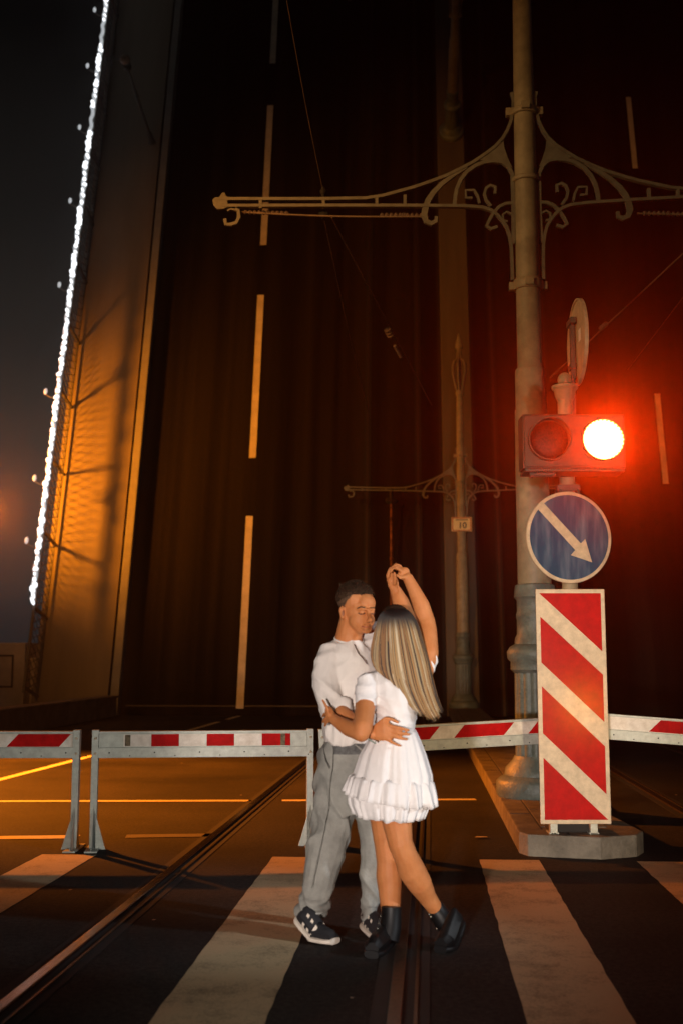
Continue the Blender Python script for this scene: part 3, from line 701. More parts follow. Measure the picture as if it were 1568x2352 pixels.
wire(seg(P(1600, 640, 12.5), P(1440, 850, 18.0)), .006, 'faint wire above the red signal, below the brighter stay')
b = MB(); t = thing('wire_hanger', 'black hanger clamped on the arm of the large mast', 'wire hanger', P(742, 440, Ya), (0, 0, 0))
b.tube([P(742, 430, Ya), P(742, 505, Ya)], .018, 8); b.ball(P(742, 440, Ya), .035, 8); b.ball(P(744, 490, Ya), (.06, .03, .03), 8); b.build('hanger', 'groove', t, world=True)
c9 = P(898, 1140, 29.7)
t = thing('wire_hanger', 'black hanger on the distant mast arm with a cable hanging from it', 'wire hanger', c9, (0, 0, 0))
b = MB(); b.tube([P(898, 1120, 29.7), P(898, 1158, 29.7)], .05, 8); b.ball(P(898, 1150, 29.7), (.17, .06, .10), 8); b.build('hanger', 'groove', t, world=True)
M['cable'] = mat('copper_cable', (.55, .20, .07), .35, .6, var=.4, scale=4)
b = MB(); b.tube([P(898, 1158, 29.7), P(898, 1400, 29.7)], .035, 8); b.ball(P(898, 1283, 29.6), .05, 8); b.build('cable', 'cable', t, world=True)

# ------------------------------------------------------------------ people
def voxel(mb, name, m, voxel_size, iters=4, disp=None, parent=None, loc=None, factor=.5):
    """one continuous skin over overlapping pieces"""
    me = bpy.data.meshes.new('tmp'); me.from_pydata([tuple(p) for p in mb.v], [], mb.f)
    bm = bmesh.new(); bm.from_mesh(me); bmesh.ops.recalc_face_normals(bm, faces=bm.faces); bm.to_mesh(me); bm.free()
    o = bpy.data.objects.new('tmp', me); C.objects.link(o)
    r = o.modifiers.new('r', 'REMESH'); r.mode = 'VOXEL'; r.voxel_size = voxel_size; r.use_smooth_shade = True
    if iters:
        sm = o.modifiers.new('s', 'SMOOTH'); sm.iterations = iters; sm.factor = factor
    dg = bpy.context.evaluated_depsgraph_get(); m2 = bpy.data.meshes.new_from_object(o.evaluated_get(dg)); bpy.data.objects.remove(o)
    if disp:
        nn = [v.normal.copy() for v in m2.vertices]
        for v, q in zip(m2.vertices, nn): v.co = v.co+q*disp(v.co, q)
    origin = loc if loc is not None else (parent.matrix_basis.translation if parent else Vector((0, 0, 0)))
    for v in m2.vertices: v.co -= origin
    for p in m2.polygons: p.use_smooth = True
    m2.materials.clear(); m2.materials.append(M[m]); m2.name = name
    o = bpy.data.objects.new(name, m2); C.objects.link(o)
    if parent: o.parent = parent
    else: o.location = origin
    return o
KM = .0023
def E3(mb, x, y, Y, rx, ry, rd, tilt=0):            # ellipsoid given by its outline; rx, ry in drawing units, rd in metres
    k = Y/FPX; mb.ball(P(x, y, Y), (rx*k, rd, ry*k), 20, rot=Matrix.Rotation(rad(tilt), 3, 'Y'))
def CH(mb, pts):                                    # (x, y, depth, radius in drawing units)
    mb.chain([(P(x, y, Y), r*Y/FPX) for x, y, Y, r in pts])
def LO(mb, secs, n=40, func=None, lean=0):          # horizontal rings: (y, x_left, x_right, depth centre, half depth)
    out = []
    for y, xl, xr, Y, hd in secs:
        c = P((xl+xr)/2, y, Y); out.append((c, ((xr-xl)/2*Y/FPX, 0, 0), (0, hd, 0)))
    mb.loft(out, n, 0, True, func)
def folds(amp, freq, ax, seed=0):
    ax = Vector(ax).normalized()
    def f(co, nrm):
        w_ = noise.noise(co*3.1+Vector((seed, 0, 0)))*1.6+noise.noise(co*8+Vector((seed, 3, 0)))*.5
        s_ = math.sin(co.dot(ax)*freq+w_*4.0)
        m_ = max(0, noise.noise(co*4+Vector((0, seed, 7)))+.35)
        return amp*m_*(1-abs(s_))*2-amp*.5
    return f
def finger(mb, pts, r):
    mb.chain([(P(x, y, Y), r*(1-.12*i)) for i, (x, y, Y) in enumerate(pts)])

# ---------------- the man
b = MB()
E3(b, 817, 1378, 6.00, 41, 40, .098); E3(b, 824, 1402, 5.985, 36, 40, .088); E3(b, 829, 1426, 5.965, 28, 30, .070); E3(b, 840, 1444, 5.935, 14, 12, .032)
E3(b, 838, 1386, 5.948, 24, 24, .060)                                   # forehead
E3(b, 824, 1424, 5.938, 24, 24, .048); E3(b, 848, 1424, 5.945, 12, 16, .034)     # cheeks
CH(b, [(845, 1405, 5.898, 4.0), (847, 1416, 5.885, 4.6), (850, 1424, 5.866, 6.0)]); E3(b, 844, 1427, 5.885, 5, 4, .012)  # nose
CH(b, [(822, 1399, 5.897, 3.5), (832, 1397, 5.887, 4), (840, 1399, 5.890, 3.5)]); CH(b, [(850, 1399, 5.890, 3.5), (858, 1400, 5.905, 3)])   # brow ridge
E3(b, 830, 1407, 5.898, 6.5, 4.2, .010); E3(b, 855, 1407, 5.905, 4.5, 4, .010)     # lids
CH(b, [(832, 1438, 5.898, 3.2), (840, 1439, 5.885, 3.8), (846, 1437, 5.893, 3)]); CH(b, [(834, 1443, 5.902, 3.2), (841, 1444, 5.892, 3.8), (846, 1442, 5.90, 3)])
E3(b, 786, 1408, 5.945, 6, 14, .014, 8); E3(b, 783, 1402, 5.945, 5, 9, .016); E3(b, 787, 1418, 5.942, 4.5, 6, .012)                    # ear
CH(b, [(812, 1420, 6.00, 31), (802, 1455, 6.02, 30), (800, 1475, 6.03, 33), (800, 1500, 6.03, 38)])
LO(b, [(1480, 775, 832, 6.03, .06), (1502, 758, 848, 6.03, .08), (1560, 750, 855, 6.03, .11), (1640, 748, 850, 6.04, .11), (1710, 750, 850, 6.04, .115), (1760, 752, 855, 6.04, .12)])
# near arm: shoulder, elbow, forearm round her waist, hand on her back
CH(b, [(765, 1508, 6.01, 20), (752, 1560, 5.96, 20), (768, 1625, 5.88, 19), (786, 1641, 5.82, 20.5)])
CH(b, [(786, 1641, 5.80, 20.5), (812, 1662, 5.72, 18.5), (840, 1681, 5.62, 13.5), (854, 1687, 5.585, 12)])
b.loft([(P(852, 1684, 5.600), (0, 0, 14*.0022), (0, .016, 0)), (P(862, 1681, 5.575), (0, 0, 20*.0021), (0, .017, 0)), (P(880, 1678, 5.560), (0, 0, 24*.0021), (0, .016, 0)), (P(897, 1682, 5.557), (0, 0, 20*.0021), (0, .012, 0)), (P(901, 1683, 5.560), (0, 0, 17*.0021), (0, .008, 0))], 18)
for pts, r in [([(872, 1660, 5.567), (884, 1650, 5.560), (899, 1652, 5.560), (913, 1659, 5.567)], .0112),
               ([(893, 1668, 5.555), (912, 1671, 5.541), (925, 1674, 5.545), (938, 1677, 5.557)], .0104),
               ([(896, 1678, 5.555), (914, 1683, 5.539), (927, 1686, 5.543), (939, 1687, 5.555)], .0106),
               ([(896, 1689, 5.555), (912, 1694, 5.541), (924, 1697, 5.545), (934, 1698, 5.557)], .0100),
               ([(890, 1699, 5.557), (901, 1706, 5.545), (910, 1710, 5.549), (919, 1713, 5.560)], .0088)]: finger(b, pts, r)
# far arm raised with her hand
CH(b, [(845, 1500, 6.10, 27), (885, 1470, 6.14, 24), (948, 1450, 6.18, 20), (935, 1425, 6.14, 21), (920, 1385, 6.06, 19.5), (908, 1357, 6.00, 13.5)])
E3(b, 902, 1340, 5.985, 13, 20, .022, -10); E3(b, 896, 1325, 5.98, 9.5, 16, .022, 8)
for pts, r in [([(890, 1325, 5.95), (893, 1311, 5.935), (903, 1304, 5.925), (912, 1308, 5.925)], .0100),
               ([(889, 1322, 5.97), (895, 1307, 5.96), (906, 1301, 5.955), (915, 1305, 5.95)], .0102),
               ([(892, 1320, 5.99), (899, 1305, 5.985), (910, 1300, 5.98), (917, 1304, 5.975)], .0100),
               ([(905, 1340, 5.95), (907, 1328, 5.93), (905, 1317, 5.92)], .0112)]: finger(b, pts, r)
# hips and feet inside the clothes
CH(b, [(778, 1735, 6.04, 36), (762, 1900, 5.95, 24), (722, 2080, 5.84, 15), (716, 2108, 5.82, 14)])
CH(b, [(828, 1735, 6.05, 34), (856, 1900, 6.04, 20), (852, 2060, 6.0, 14), (850, 2125, 5.96, 12)])
foot = P(770, 2160, 5.78); foot.z = 0
man = voxel(b, 'person', 'skin', .0048, 3, loc=Vector((P(790, 2100, 5.9).x, 5.92, 0)))
tag(man, 'man in a white t-shirt and washed grey jeans embracing the woman and looking down', 'person')
# face details
b = MB()
b.tube([P(820, 1397, 5.890), P(828, 1394, 5.876), P(838, 1396, 5.872)], .0035, 6); b.build('eyebrow', 'brow', man, world=True); b = MB(); b.tube([P(850, 1396, 5.874), P(859, 1396, 5.892)], .003, 6)
b.build('eyebrow', 'brow', man, world=True)
b = MB(); b.tube([P(822, 1408, 5.893), P(827, 1410.5, 5.884), P(833, 1410, 5.885), P(837, 1408.5, 5.89)], .0026, 6); b.build('eyelid', 'eye', man, world=True); b = MB(); b.tube([P(851, 1409, 5.893), P(856, 1410, 5.892), P(860, 1408, 5.902)], .0024, 6)
b.build('eyelid', 'eye', man, world=True)
b = MB(); b.tube([P(831, 1438.5, 5.889), P(836, 1440.5, 5.879), P(841, 1440.5, 5.873), P(847, 1439, 5.885)], .0024, 6); b.build('mouth_line', 'lip', man, world=True)
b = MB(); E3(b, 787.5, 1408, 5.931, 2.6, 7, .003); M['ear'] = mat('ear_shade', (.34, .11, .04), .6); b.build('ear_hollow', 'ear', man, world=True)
# short hair: shell with faded sides and a bristly top
b = MB(); cx_ = P(816, 1374, 6.00); k = 6.0/FPX
n1, n2 = 90, 50; vs = []; ok = []
for j in range(n2+1):
    ph = -.85+(math.pi/2+.85)*j/n2
    for i in range(n1):
        t_ = 2*math.pi*i/n1; d = Vector((math.cos(ph)*math.cos(t_), math.cos(ph)*math.sin(t_), math.sin(ph)))
        rr = 1.0+.035*max(0, d.z)+.02*noise.noise(d*14)
        p = cx_+Vector((d.x*43.6*k*rr, d.y*.109*rr, d.z*37.0*k*rr)); vs.append(p)
        # hair line: high on the forehead (front-right), low at the nape
        f = d.x*.72-d.y*.69
        lim = -.26+.41*max(0, min(1, (f+.3)/1.0)) + .07*noise.noise(d*9)
        ok.append(d.z > lim)
fs = []
for j in range(n2):
    for i in range(n1):
        q = (j*n1+i, j*n1+(i+1) % n1, (j+1)*n1+(i+1) % n1, (j+1)*n1+i)
        if all(ok[z] for z in q): fs.append(q)
b.add(vs, fs)
for _ in range(2600):
    j = random.randint(10, n2-1); i = random.randrange(n1); z = j*n1+i
    if not ok[z]: continue
    p = vs[z]; d = (p-cx_).normalized(); s_ = d.cross(Vector((random.random()-.5, random.random()-.5, random.random()-.5))).normalized()*.0022
    ln = .004+.008*max(0, d.z)*random.random()+.002; tip = p+(d+Vector((.25, -.1, .2))*.6).normalized()*ln
    b.add([p-s_, p+s_, tip], [(0, 1, 2)])
for dx in (0, .006): 
    p = P(782+dx*200, 1352, 6.0); b.add([p+Vector((-.006, 0, 0)), p+Vector((.006, 0, 0)), p+Vector((-.008+dx, 0, .035))], [(0, 1, 2)])
b.build('short_hair', 'hair_dark', man, world=True, smooth='all')
M['stubble'] = mat('clipped_hair_sides', (.15, .078, .036), .8, var=.35, scale=160)
b = MB(); fs = []; vs2 = [cx_+(p-cx_)*1.0 for p in vs]
for j in range(n2):
    for i in range(n1):
        d = (vs[j*n1+i]-cx_); d = Vector((d.x/(43*k), d.y/.106, d.z/(39.5*k))).normalized()
        f = d.x*.72-d.y*.69; lim = -.80+1.0*max(0, min(1, (f+.25)/.85))+.05*noise.noise(d*12)
        if d.z > lim and d.z < .25 and f < .62: fs.append((j*n1+i, j*n1+(i+1) % n1, (j+1)*n1+(i+1) % n1, (j+1)*n1+i))
b.add(vs2, fs); b.build('clipped_sides', 'stubble', man, world=True, smooth='all')
# t-shirt
b = MB()
LO(b, [(1468, 776, 828, 6.03, .072), (1478, 766, 838, 6.03, .088), (1500, 742, 862, 6.03, .118), (1530, 738, 872, 6.03, .14), (1575, 738, 872, 6.02, .145), (1630, 742, 866, 6.02, .140), (1672, 738, 862, 6.02, .145), (1700, 742, 858, 6.03, .145), (1708, 748, 852, 6.03, .138)])
CH(b, [(789, 1486, 6.04, 24), (760, 1501, 6.01, 29), (750, 1526, 5.98, 31)])
CH(b, [(777, 1502, 6.02, 29), (761, 1518, 5.98, 31), (748, 1560, 5.94, 34), (757, 1610, 5.88, 31), (768, 1628, 5.86, 28)])
CH(b, [(756, 1580, 5.96, 36), (762, 1640, 5.92, 26)])
CH(b, [(770, 1628, 5.86, 27), (788, 1622, 5.84, 23)])
CH(b, [(835, 1502, 6.06, 30), (858, 1480, 6.12, 33), (885, 1452, 6.15, 30)])
CH(b, [(850, 1510, 6.06, 34), (864, 1455, 6.13, 30)])
f1 = folds(.008, 34, (.45, 0, .9), 2); f2 = folds(.006, 50, (.9, 0, -.35), 5)
voxel(b, 't_shirt', 'tee', .0062, 5, parent=man, disp=lambda c, n: f1(c, n)+f2(c, n)*.7)
b = MB(); ring = []                                   # ribbed collar
for k in range(25):
    a = 2*math.pi*k/24; ring.append(P(802+33*math.cos(a), 1469+ 9*math.sin(a)+3*math.cos(a), 6.03)+Vector((0, -.078*math.sin(a)*.95, 0)))
b.tube(ring, .0065, 8, cap=False); b.build('collar', 'tee', man, world=True, smooth='all')
b = MB(); ring = [P(813, 1480, 5.935), P(822, 1500, 5.89), P(836, 1516, 5.885), P(842, 1526, 5.885)]
M['cord'] = mat('neck_cord', (.13, .06, .035), .6); b.tube(ring, .0022, 6); b.build('necklace', 'cord', man, world=True)
# jeans
b = MB()
LO(b, [(1698, 747, 856, 6.03, .130), (1730, 732, 862, 6.03, .145), (1780, 724, 872, 6.03, .15), (1830, 722, 878, 6.02, .145), (1868, 724, 874, 6.01, .13)])
CH(b, [(772, 1780, 6.02, 47), (768, 1860, 6.0, 47), (762, 1907, 5.97, 46), (750, 1954, 5.94, 45), (738, 2000, 5.91, 41), (730, 2040, 5.89, 38), (722, 2072, 5.87, 36)])
b.loft([(P(724, 2060, 5.87), (.083, 0, 0), (0, .085, 0)), (P(717, 2082, 5.86), (.078, 0, 0), (0, .082, 0)), (P(716, 2098, 5.85), (.082, 0, .008), (0, .086, 0)), (P(716, 2101, 5.85), (.074, 0, .008), (0, .08, 0))], 30)
CH(b, [(838, 1780, 6.05, 40), (848, 1860, 6.05, 37), (858, 1930, 6.03, 34), (856, 2000, 6.0, 30), (852, 2060, 5.98, 26), (849, 2085, 5.97, 22)])
b.loft([(P(850, 2076, 5.97), (.052, 0, 0), (0, .07, 0)), (P(848, 2096, 5.95), (.045, 0, 0), (0, .075, 0)), (P(846, 2112, 5.94), (.050, 0, -.01), (0, .08, 0)), (P(850, 2130, 5.93), (.044, 0, -.012), (0, .075, 0))], 30)
g1 = folds(.015, 13, (.8, .2, .6), 11); g2 = folds(.010, 60, (.1, 0, 1), 3)
zk = P(720, 2060, 5.9).z
def dj(c, n):
    q = g1(c, n)
    if c.z < zk+.08: q += g2(c, n)*min(1, (zk+.08-c.z)/.10)*1.2
    return q+.0015*noise.noise(c*20)
voxel(b, 'jeans', 'denim', .0068, 3, parent=man, disp=dj)
b = MB(); LO(b, [(1704, 745, 858, 6.03, .136), (1728, 742, 861, 6.03, .146)], n=50); b.build('waistband', 'denim_dark', man, world=True, smooth=True)
b = MB(); b.tube([P(766, 1716, 5.90), P(764, 1760, 5.885), P(757, 1800, 5.878), P(755, 1850, 5.87), P(744, 1910, 5.84), P(728, 1980, 5.80), P(716, 2040, 5.785)], .0016, 5)
b.tube([P(741, 1716, 5.94), P(748, 1748, 5.90), P(757, 1765, 5.885)], .0026, 5); M['seam'] = mat('seam_shadow', (.19, .19, .17), .9); b.build('seam', 'seam', man, world=True)

def shoe(toe, heel, pitch, name, parent, upper, sole_m, L_=.29, Wd=.052, sole=.030, ankle=.105, stripes=True, bend=.68, boot=None, roll=0):
    """toe and heel are ground-plan directions; local x runs heel to toe; rear part hinged up at the ball by pitch"""
    toe = Vector(toe); heel = Vector(heel); d = (toe-heel); d.z = 0; d.normalize(); s_ = Vector((-d.y, d.x, 0)); up = Vector((0, 0, 1))
    org = toe-d*L_; org.z = toe.z
    def tr(p):
        x, y, z = p; bx = L_*bend
        if x < bx:
            a = pitch*min(1, (bx-x)/(.05)+.15) if pitch else 0
            a = pitch; r_ = bx-x; z2 = z*math.cos(a)+r_*math.sin(a); x2 = bx-r_*math.cos(a)+z*math.sin(a)
            x, z = x2, z2
        return org+d*x+s_*y+up*z
    def wdt(q): return Wd*(.74+.40*math.sin(min(1, q*1.05)*math.pi*.62+.30)-.55*max(0, q-.86)/.14*.55-.25*max(0, .08-q)/.08)
    def sect(q, z0, z1, inset=0, top=1.0):
        w_ = wdt(q)-inset; x = q*L_; pts = []
        for k in range(16):
            a = 2*math.pi*k/16; cy, sz = math.cos(a), math.sin(a)
            yy = w_*math.copysign(abs(cy)**.7, cy)*(top if sz > .3 else 1); zz = (z0+z1)/2+(z1-z0)/2*math.copysign(abs(sz)**.7, sz)
            pts.append(tr((x, yy, zz)))
        return pts
    def skin(qs, f0, f1, inset, top, nm, m_):
        nonlocal parent
        mb = MB(); vs = []; 
        for q in qs: vs += sect(q, f0(q), f1(q), inset, top)
        n = len(qs); fs = [(k*16+i, k*16+(i+1) % 16, (k+1)*16+(i+1) % 16, (k+1)*16+i) for k in range(n-1) for i in range(16)]
        fs += [tuple(range(16)), tuple((n-1)*16+i for i in range(16))]
        mb.add(vs, fs); return mb.build(nm, m_, parent, world=True, smooth=True)
    qs = [0, .02, .06, .14, .25, .35, .45, .55, .63, .68, .73, .80, .87, .93, .97, 1.0]
    def top(q):
        if boot: return sole+.075-.018*max(0, (q-.3)/.7)-.030*max(0, (q-.85)/.15)
        t_ = .078 if q < .3 else .078-.048*((q-.3)/.7)**.85
        return sole+t_-.018*max(0, (q-.92)/.08)+(0 if q > .02 else -.02)
    parent0 = parent; parent = skin([q for q in qs if .0 < q < 1.0], lambda q: sole*.6, top, .004, .62, name, upper)
    skin(qs, lambda q: .0, lambda q: sole, 0, 1, 'sole', sole_m)
    if stripes:
        for q in (.27, .40, .53):
            for sd in (-1, 1):
                mb = MB(); vs = []
                for h_ in range(7):
                    hh = h_/6
                    for dq in (-.032, .032):
                        qq = q+dq-.05*hh; zt_ = top(qq); z_ = sole+.002+hh*(zt_-sole)*.80
                        c_ = (z_-(sole*.6+zt_)/2)/((zt_-sole*.6)/2); sz = math.copysign(abs(c_)**(1/.7), c_); cy = math.sqrt(max(0, 1-sz*sz))**.7
                        vs.append(tr((qq*L_, sd*((wdt(qq)-.004)*cy*(.62 if sz > .3 else 1-.38*max(0, min(1, (sz+.2)/.5)))+.002), z_)))
                mb.add(vs, [(2*k, 2*k+1, 2*k+3, 2*k+2) for k in range(6)]); mb.build('side_stripe', 'rubber', parent, world=True)
    return tr
g = P(770, 2163, 5.70)
shoe((g.x, 5.70, .004), (P(672, 2129, 5.80).x, 5.86, 0), rad(33), 'trainer', man, 'suede', 'rubber', L_=.265, bend=.55)
q2 = P(866, 2150, 5.86)
shoe((q2.x+.05, 5.74, .0), (q2.x-.06, 6.0, 0), rad(6), 'trainer', man, 'suede', 'rubber', L_=.27)

# ---------------- the woman
b = MB()
E3(b, 906, 1434, 5.76, 35, 38, .092); E3(b, 902, 1455, 5.78, 30, 30, .075)
CH(b, [(908, 1460, 5.76, 22), (910, 1530, 5.76, 22)])
LO(b, [(1530, 885, 940, 5.74, .05), (1548, 850, 970, 5.74, .08), (1600, 866, 958, 5.74, .10), (1670, 872, 944, 5.73, .085), (1740, 850, 965, 5.73, .12), (1790, 848, 968, 5.73, .12)])
# near arm on his side
CH(b, [(850, 1570, 5.73, 18), (838, 1622, 5.65, 23), (833, 1670, 5.53, 22), (829, 1684, 5.52, 20)])
CH(b, [(829, 1683, 5.52, 20), (800, 1672, 5.60, 19), (776, 1658, 5.66, 14), (765, 1650, 5.69, 12)])
E3(b, 758, 1640, 5.70, 11, 19, .022, -20)
for pts, r in [([(756, 1640, 5.68), (752, 1628, 5.67), (747, 1618, 5.675), (741, 1608, 5.685)], .0096),
               ([(752, 1640, 5.70), (745, 1640, 5.73), (741, 1646, 5.77)], .0090),
               ([(752, 1648, 5.70), (745, 1652, 5.73), (742, 1658, 5.77)], .0090),
               ([(755, 1656, 5.70), (749, 1661, 5.73), (746, 1667, 5.77)], .0084)]: finger(b, pts, r)
# raised arm
CH(b, [(968, 1550, 5.76, 24), (982, 1500, 5.80, 24), (981, 1448, 5.86, 21.5), (978, 1425, 5.88, 20)])
CH(b, [(978, 1428, 5.88, 20.5), (966, 1390, 5.89, 19.5), (950, 1355, 5.90, 15), (936, 1328, 5.91, 12.5)])
E3(b, 926, 1317, 5.92, 13, 16, .020, 40)
for pts, r in [([(919, 1311, 5.90), (910, 1304, 5.885), (901, 1306, 5.89), (896, 1315, 5.90)], .0086),
               ([(921, 1309, 5.92), (913, 1301, 5.91), (904, 1299, 5.915), (897, 1306, 5.93)], .0090),
               ([(924, 1308, 5.94), (917, 1299, 5.935), (908, 1296, 5.94), (900, 1302, 5.95)], .0088),
               ([(928, 1325, 5.89), (918, 1327, 5.88), (911, 1321, 5.885)], .0096)]: finger(b, pts, r)
# legs
CH(b, [(884, 1780, 5.74, 37), (884, 1875, 5.77, 35), (889, 1945, 5.77, 28.5), (892, 1980, 5.77, 27), (893, 2012, 5.77, 29.5), (895, 2055, 5.74, 25), (897, 2100, 5.70, 21)])
CH(b, [(908, 1780, 5.70, 38), (909, 1875, 5.63, 35), (918, 1935, 5.59, 28)])
CH(b, [(918, 1935, 5.59, 28), (930, 1965, 5.60, 27), (944, 1998, 5.64, 31), (962, 2028, 5.67, 28), (980, 2060, 5.72, 20.5), (998, 2086, 5.76, 17.5)])
woman = voxel(b, 'person', 'skin', .0048, 4, loc=Vector((P(905, 2100, 5.7).x, 5.70, 0)))
tag(woman, 'woman with long blonde hair in a short white ruffled dress and black boots', 'person')
b = MB(); 
for k in range(7): b.ball(P(845+k*2.6, 1698+k*1.4, 5.52-.004*k), .0045, 8)
b.build('bracelet', 'bead', man, world=True, smooth='all')
# dress top
b = MB()
LO(b, [(1530, 888, 934, 5.74, .055), (1543, 860, 962, 5.74, .085), (1560, 848, 976, 5.74, .105), (1600, 858, 968, 5.73, .125), (1640, 862, 957, 5.72, .115), (1672, 861, 951, 5.71, .105), (1682, 860, 953, 5.71, .108)])
CH(b, [(862, 1558, 5.74, 20), (845, 1570, 5.71, 28), (840, 1592, 5.69, 27)])
b.loft([(P(842, 1585, 5.69), (26*.0022, 0, 0), (0, .055, 0)), (P(838, 1612, 5.66), (24.5*.0022, 0, -.004), (0, .055, 0)), (P(838, 1618, 5.655), (24.0*.0022, 0, -.008), (0, .054, 0))], 26)
CH(b, [(955, 1560, 5.76, 24), (972, 1535, 5.78, 26), (980, 1512, 5.80, 26)])
h1 = folds(.006, 60, (.2, 0, 1), 8); h2 = folds(.006, 50, (.8, 0, .5), 9)
voxel(b, 'dress_top', 'dress', .0062, 4, parent=woman, disp=lambda c, n: h1(c, n)+.7*h2(c, n))
# skirt, two ruffles
def skirt(rings, name, amp0, amp1, k1, k2, seed, n=220, thick=True, slope=0):
    mb = MB(); vs = []; m_ = len(rings)
    for j, (y, xl, xr, Y, hd) in enumerate(rings):
        q = j/(m_-1); amp = amp0+(amp1-amp0)*q
        c = P((xl+xr)/2, y, Y); a = (xr-xl)/2*Y/FPX
        for i in range(n):
            t_ = 2*math.pi*i/n; w_ = math.sin(k1*t_+seed+1.5*noise.noise((math.cos(t_)*2, math.sin(t_)*2, seed)))+.6*math.sin(k2*t_+seed*2+2*noise.noise((math.cos(t_)*3, math.sin(t_)*3, seed+5)))
            am_ = .35+1.1*abs(noise.noise((math.cos(t_)*3, math.sin(t_)*3, seed+9)))*1.6
            rr = 1+amp*w_*.55*am_
            zz = -slope*math.cos(t_+.5)*(.35+.65*q) + .012*noise.noise((math.cos(t_)*5, math.sin(t_)*5, seed+2))*q
            vs.append(c+Vector((a*math.cos(t_)*rr, hd*math.sin(t_)*rr, zz)))
    fs = [(j*n+i, j*n+(i+1) % n, (j+1)*n+(i+1) % n, (j+1)*n+i) for j in range(m_-1) for i in range(n)]
    mb.add(vs, fs); o = mb.build(name, 'dress', woman, world=True, smooth='all')
    sd = o.modifiers.new('thick', 'SOLIDIFY'); sd.thickness = .003; sd.offset = 0
    return o
skirt([(1676, 861, 952, 5.71, .106), (1684, 856, 956, 5.71, .112), (1700, 846, 963, 5.71, .125), (1733, 827, 975, 5.71, .15), (1779, 812, 988, 5.71, .17), (1815, 808, 990, 5.71, .18), (1850, 812, 975, 5.71, .175)], 'skirt', .005, .10, 9, 14, 1.0)
skirt([(1782, 815, 983, 5.71, .160), (1790, 806, 992, 5.71, .180), (1808, 801, 996, 5.71, .190), (1824, 797, 998, 5.71, .196), (1834, 796, 998, 5.71, .198)], 'ruffle', .02, .15, 19, 31, 2.0, n=360, slope=.034)
skirt([(1818, 815, 978, 5.71, .165), (1830, 803, 985, 5.71, .188), (1848, 806, 980, 5.71, .192), (1866, 814, 972, 5.71, .188), (1874, 816, 968, 5.71, .186)], 'ruffle', .02, .15, 17, 29, 4.0, n=360, slope=.010)
# hair
def lerp_path(path, t):
    n = len(path)-1; f = min(max(t, 0), .99999)*n; i = int(f); f -= i
    p0 = path[max(i-1, 0)]; p1 = path[i]; p2 = path[i+1]; p3 = path[min(i+2, n)]
    return tuple(.5*((2*p1[k])+(-p0[k]+p2[k])*f+(2*p0[k]-5*p1[k]+4*p2[k]-p3[k])*f*f+(-p0[k]+3*p1[k]-3*p2[k]+p3[k])*f*f*f) for k in (0, 1))
LP = [(900, 1394), (880, 1403), (867, 1424), (859, 1455), (852, 1490), (851, 1520), (864, 1550)]
RP = [(912, 1393), (936, 1402), (956, 1428), (970, 1470), (984, 1520), (993, 1572), (1004, 1624)]
def hp(s_, t_, lift=0, wob=0):
    a = lerp_path(LP, t_); c = lerp_path(RP, t_)
    x = a[0]*(1-s_)+c[0]*s_; y = a[1]*(1-s_)+c[1]*s_
    y += 50*max(0, math.sin(math.pi*max(0, min(1, s_*1.02))))**.9*t_**1.5; x += 24*max(0, math.sin(math.pi*s_))*t_**2 + 9*t_**7
    q = 2*s_-1; hw = .105+.03*t_
    Y = 5.755-.02*t_-(hw+lift)*math.sqrt(max(0, 1-q*q))*min(1, (t_*5)**.55+.05)*(1-.12*t_)
    return P(x+wob, y, Y)
b = MB(); E3(b, 907, 1428, 5.757, 38.5, 40, .106); b.build('hair_crown', 'hair_dark', woman, world=True, smooth='all')
b = MB(); nS, nT = 40, 26; vs = []; cols = []
def hcol(y_world, tone):
    root = max(0, min(1, (y_world-P(906, 1450, 5.66).z)/.06))
    base_ = [(.23, .10, .024), (.36, .20, .065), (.31, .225, .115), (.030, .014, .005), (.56, .46, .31)][tone]
    return tuple(c*(1-root)+d_*root for c, d_ in zip(base_, (.012, .009, .008)))
def tone_at(s_):
    v_ = noise.noise((s_*11, 3, 0))+.6*noise.noise((s_*29, 1, 2))
    return 4 if v_ > .34 else 2 if v_ > .16 else 1 if v_ > .02 else 0 if v_ > -.2 else 3
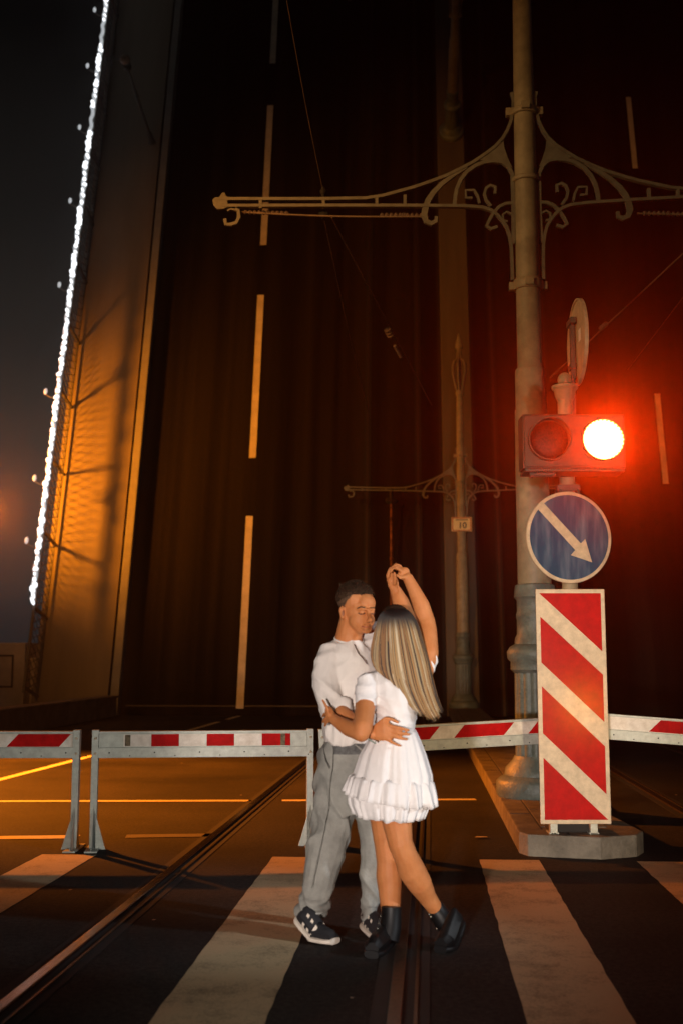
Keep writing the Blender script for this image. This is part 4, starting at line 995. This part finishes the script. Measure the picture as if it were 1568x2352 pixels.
# solid body of hair: front sheet plus a flat inner sheet
for side in (0, 1):
    for j in range(nT+1):
        for i in range(nS+1):
            s_ = i/nS; t_ = j/nT*.97
            p = hp(s_, t_) if side == 0 else hp(s_, t_*.95)
            if side: p.y = 5.79
            b.v.append(p); b.col.append(hcol(p.z, tone_at(s_)))
o_ = (nS+1)*(nT+1)
for j in range(nT):
    for i in range(nS):
        q = j*(nS+1)+i
        b.f.append((q, q+nS+1, q+nS+2, q+1)); b.m.append(0); b.f.append((o_+q, o_+q+1, o_+q+nS+2, o_+q+nS+1)); b.m.append(0)
for k in range(1500):
    s_ = random.random(); s0_ = s_+random.uniform(-.02, .02); lift = random.uniform(.001, .011); t0 = random.choice([0, 0, .05, .1, .25]); t1 = random.uniform(.84, 1.05)+(.06 if random.random() < .15 else 0)
    tn = tone_at(s_) if random.random() < .82 else random.randrange(4); wd = random.uniform(.0010, .0028); ph = random.random()*6; wa = random.uniform(0, 2.2)
    prev = None; nn = 15; idx0 = len(b.v)
    for j in range(nn):
        t_ = t0+(t1-t0)*j/(nn-1); ss = s0_+(s_-s0_)*t_
        ss = min(1.03, max(-.03, ss))
        p = hp(ss, min(t_, 1.0), lift, wa*math.sin(ph+t_*5)*t_)
        if t_ > 1.0: p += (hp(ss, 1.0, lift)-hp(ss, .95, lift))*(t_-1)*12
        taper = 1-.75*max(0, (j/(nn-1)-.7)/.3)
        sv = Vector((1, 0, .0))*wd*taper
        c_ = hcol(p.z, tn); jit = random.uniform(.85, 1.15)
        b.v += [p-sv, p+sv]; b.col += [c_, c_]
        if j: q = idx0+2*(j-1); b.f.append((q, q+1, q+3, q+2)); b.m.append(0)
b.build('long_hair', 'hair', woman, world=True, smooth='all')
# boots
def ankle_boot(toe, heel, pitch, shaft_pts, rs):
    shoe(toe, heel, pitch, 'boot', woman, 'leather', 'leather', L_=.248, Wd=.046, sole=.036, stripes=False, boot=True, bend=.66)
    mb = MB(); mb.tube(shaft_pts, rs, 20); mb.build('boot_shaft', 'leather', woman, world=True, smooth=True)
g = P(852, 2188, 5.46)
ankle_boot((g.x, 5.45, .0), (P(895, 2150, 5.68).x, 5.70, 0), rad(4), [P(898, 2083, 5.65), P(898, 2100, 5.645), P(896, 2130, 5.63), P(890, 2160, 5.61)], [.049, .048, .052, .053])
g = P(1026, 2184, 5.55)
ankle_boot((g.x-.035, 5.54, .0), (P(1064, 2150, 5.75).x, 5.74, 0), rad(38), [P(996, 2082, 5.77), P(1005, 2096, 5.77), P(1020, 2117, 5.76), P(1036, 2130, 5.74)], [.046, .048, .053, .052])
b = MB()
for x, y, Y in [(873, 2104, 5.575), (871, 2112, 5.57), (869, 2121, 5.56), (866, 2133, 5.55), (984, 2100, 5.725), (988, 2106, 5.72), (1002, 2133, 5.70)]: b.ball(P(x, y, Y), .005, 8)
b.build('boot_eyelets', 'metal_dot', woman, world=True, smooth='all')
b = MB(); b.tube([P(872, 2098, 5.575), P(876, 2106, 5.568), P(868, 2114, 5.56), P(872, 2124, 5.555), P(864, 2136, 5.545)], .0022, 5); b.build('laces', 'leather', woman, world=True)

# ------------------------------------------------------------------ thin haze added so the lights bloom like lens glow
HAZE = True
if HAZE:
    b = MB(); b.box(-60, 60, -14, 70, -7, 42)
    m = bpy.data.materials.new('bloom_haze'); m.use_nodes = True; nt = m.node_tree; nt.nodes.clear()
    out = nt.nodes.new('ShaderNodeOutputMaterial'); pv = nt.nodes.new('ShaderNodeVolumePrincipled'); nt.links.new(pv.outputs[0], out.inputs['Volume'])
    pv.inputs['Density'].default_value = .0020; pv.inputs['Anisotropy'].default_value = .93; pv.inputs['Color'].default_value = (.9, .9, .9, 1)
    M['haze'] = m
    hz = b.build('haze', 'haze', rot=RZ); hz['kind'] = 'stuff'; hz['label'] = 'thin haze added to make the lights glow'
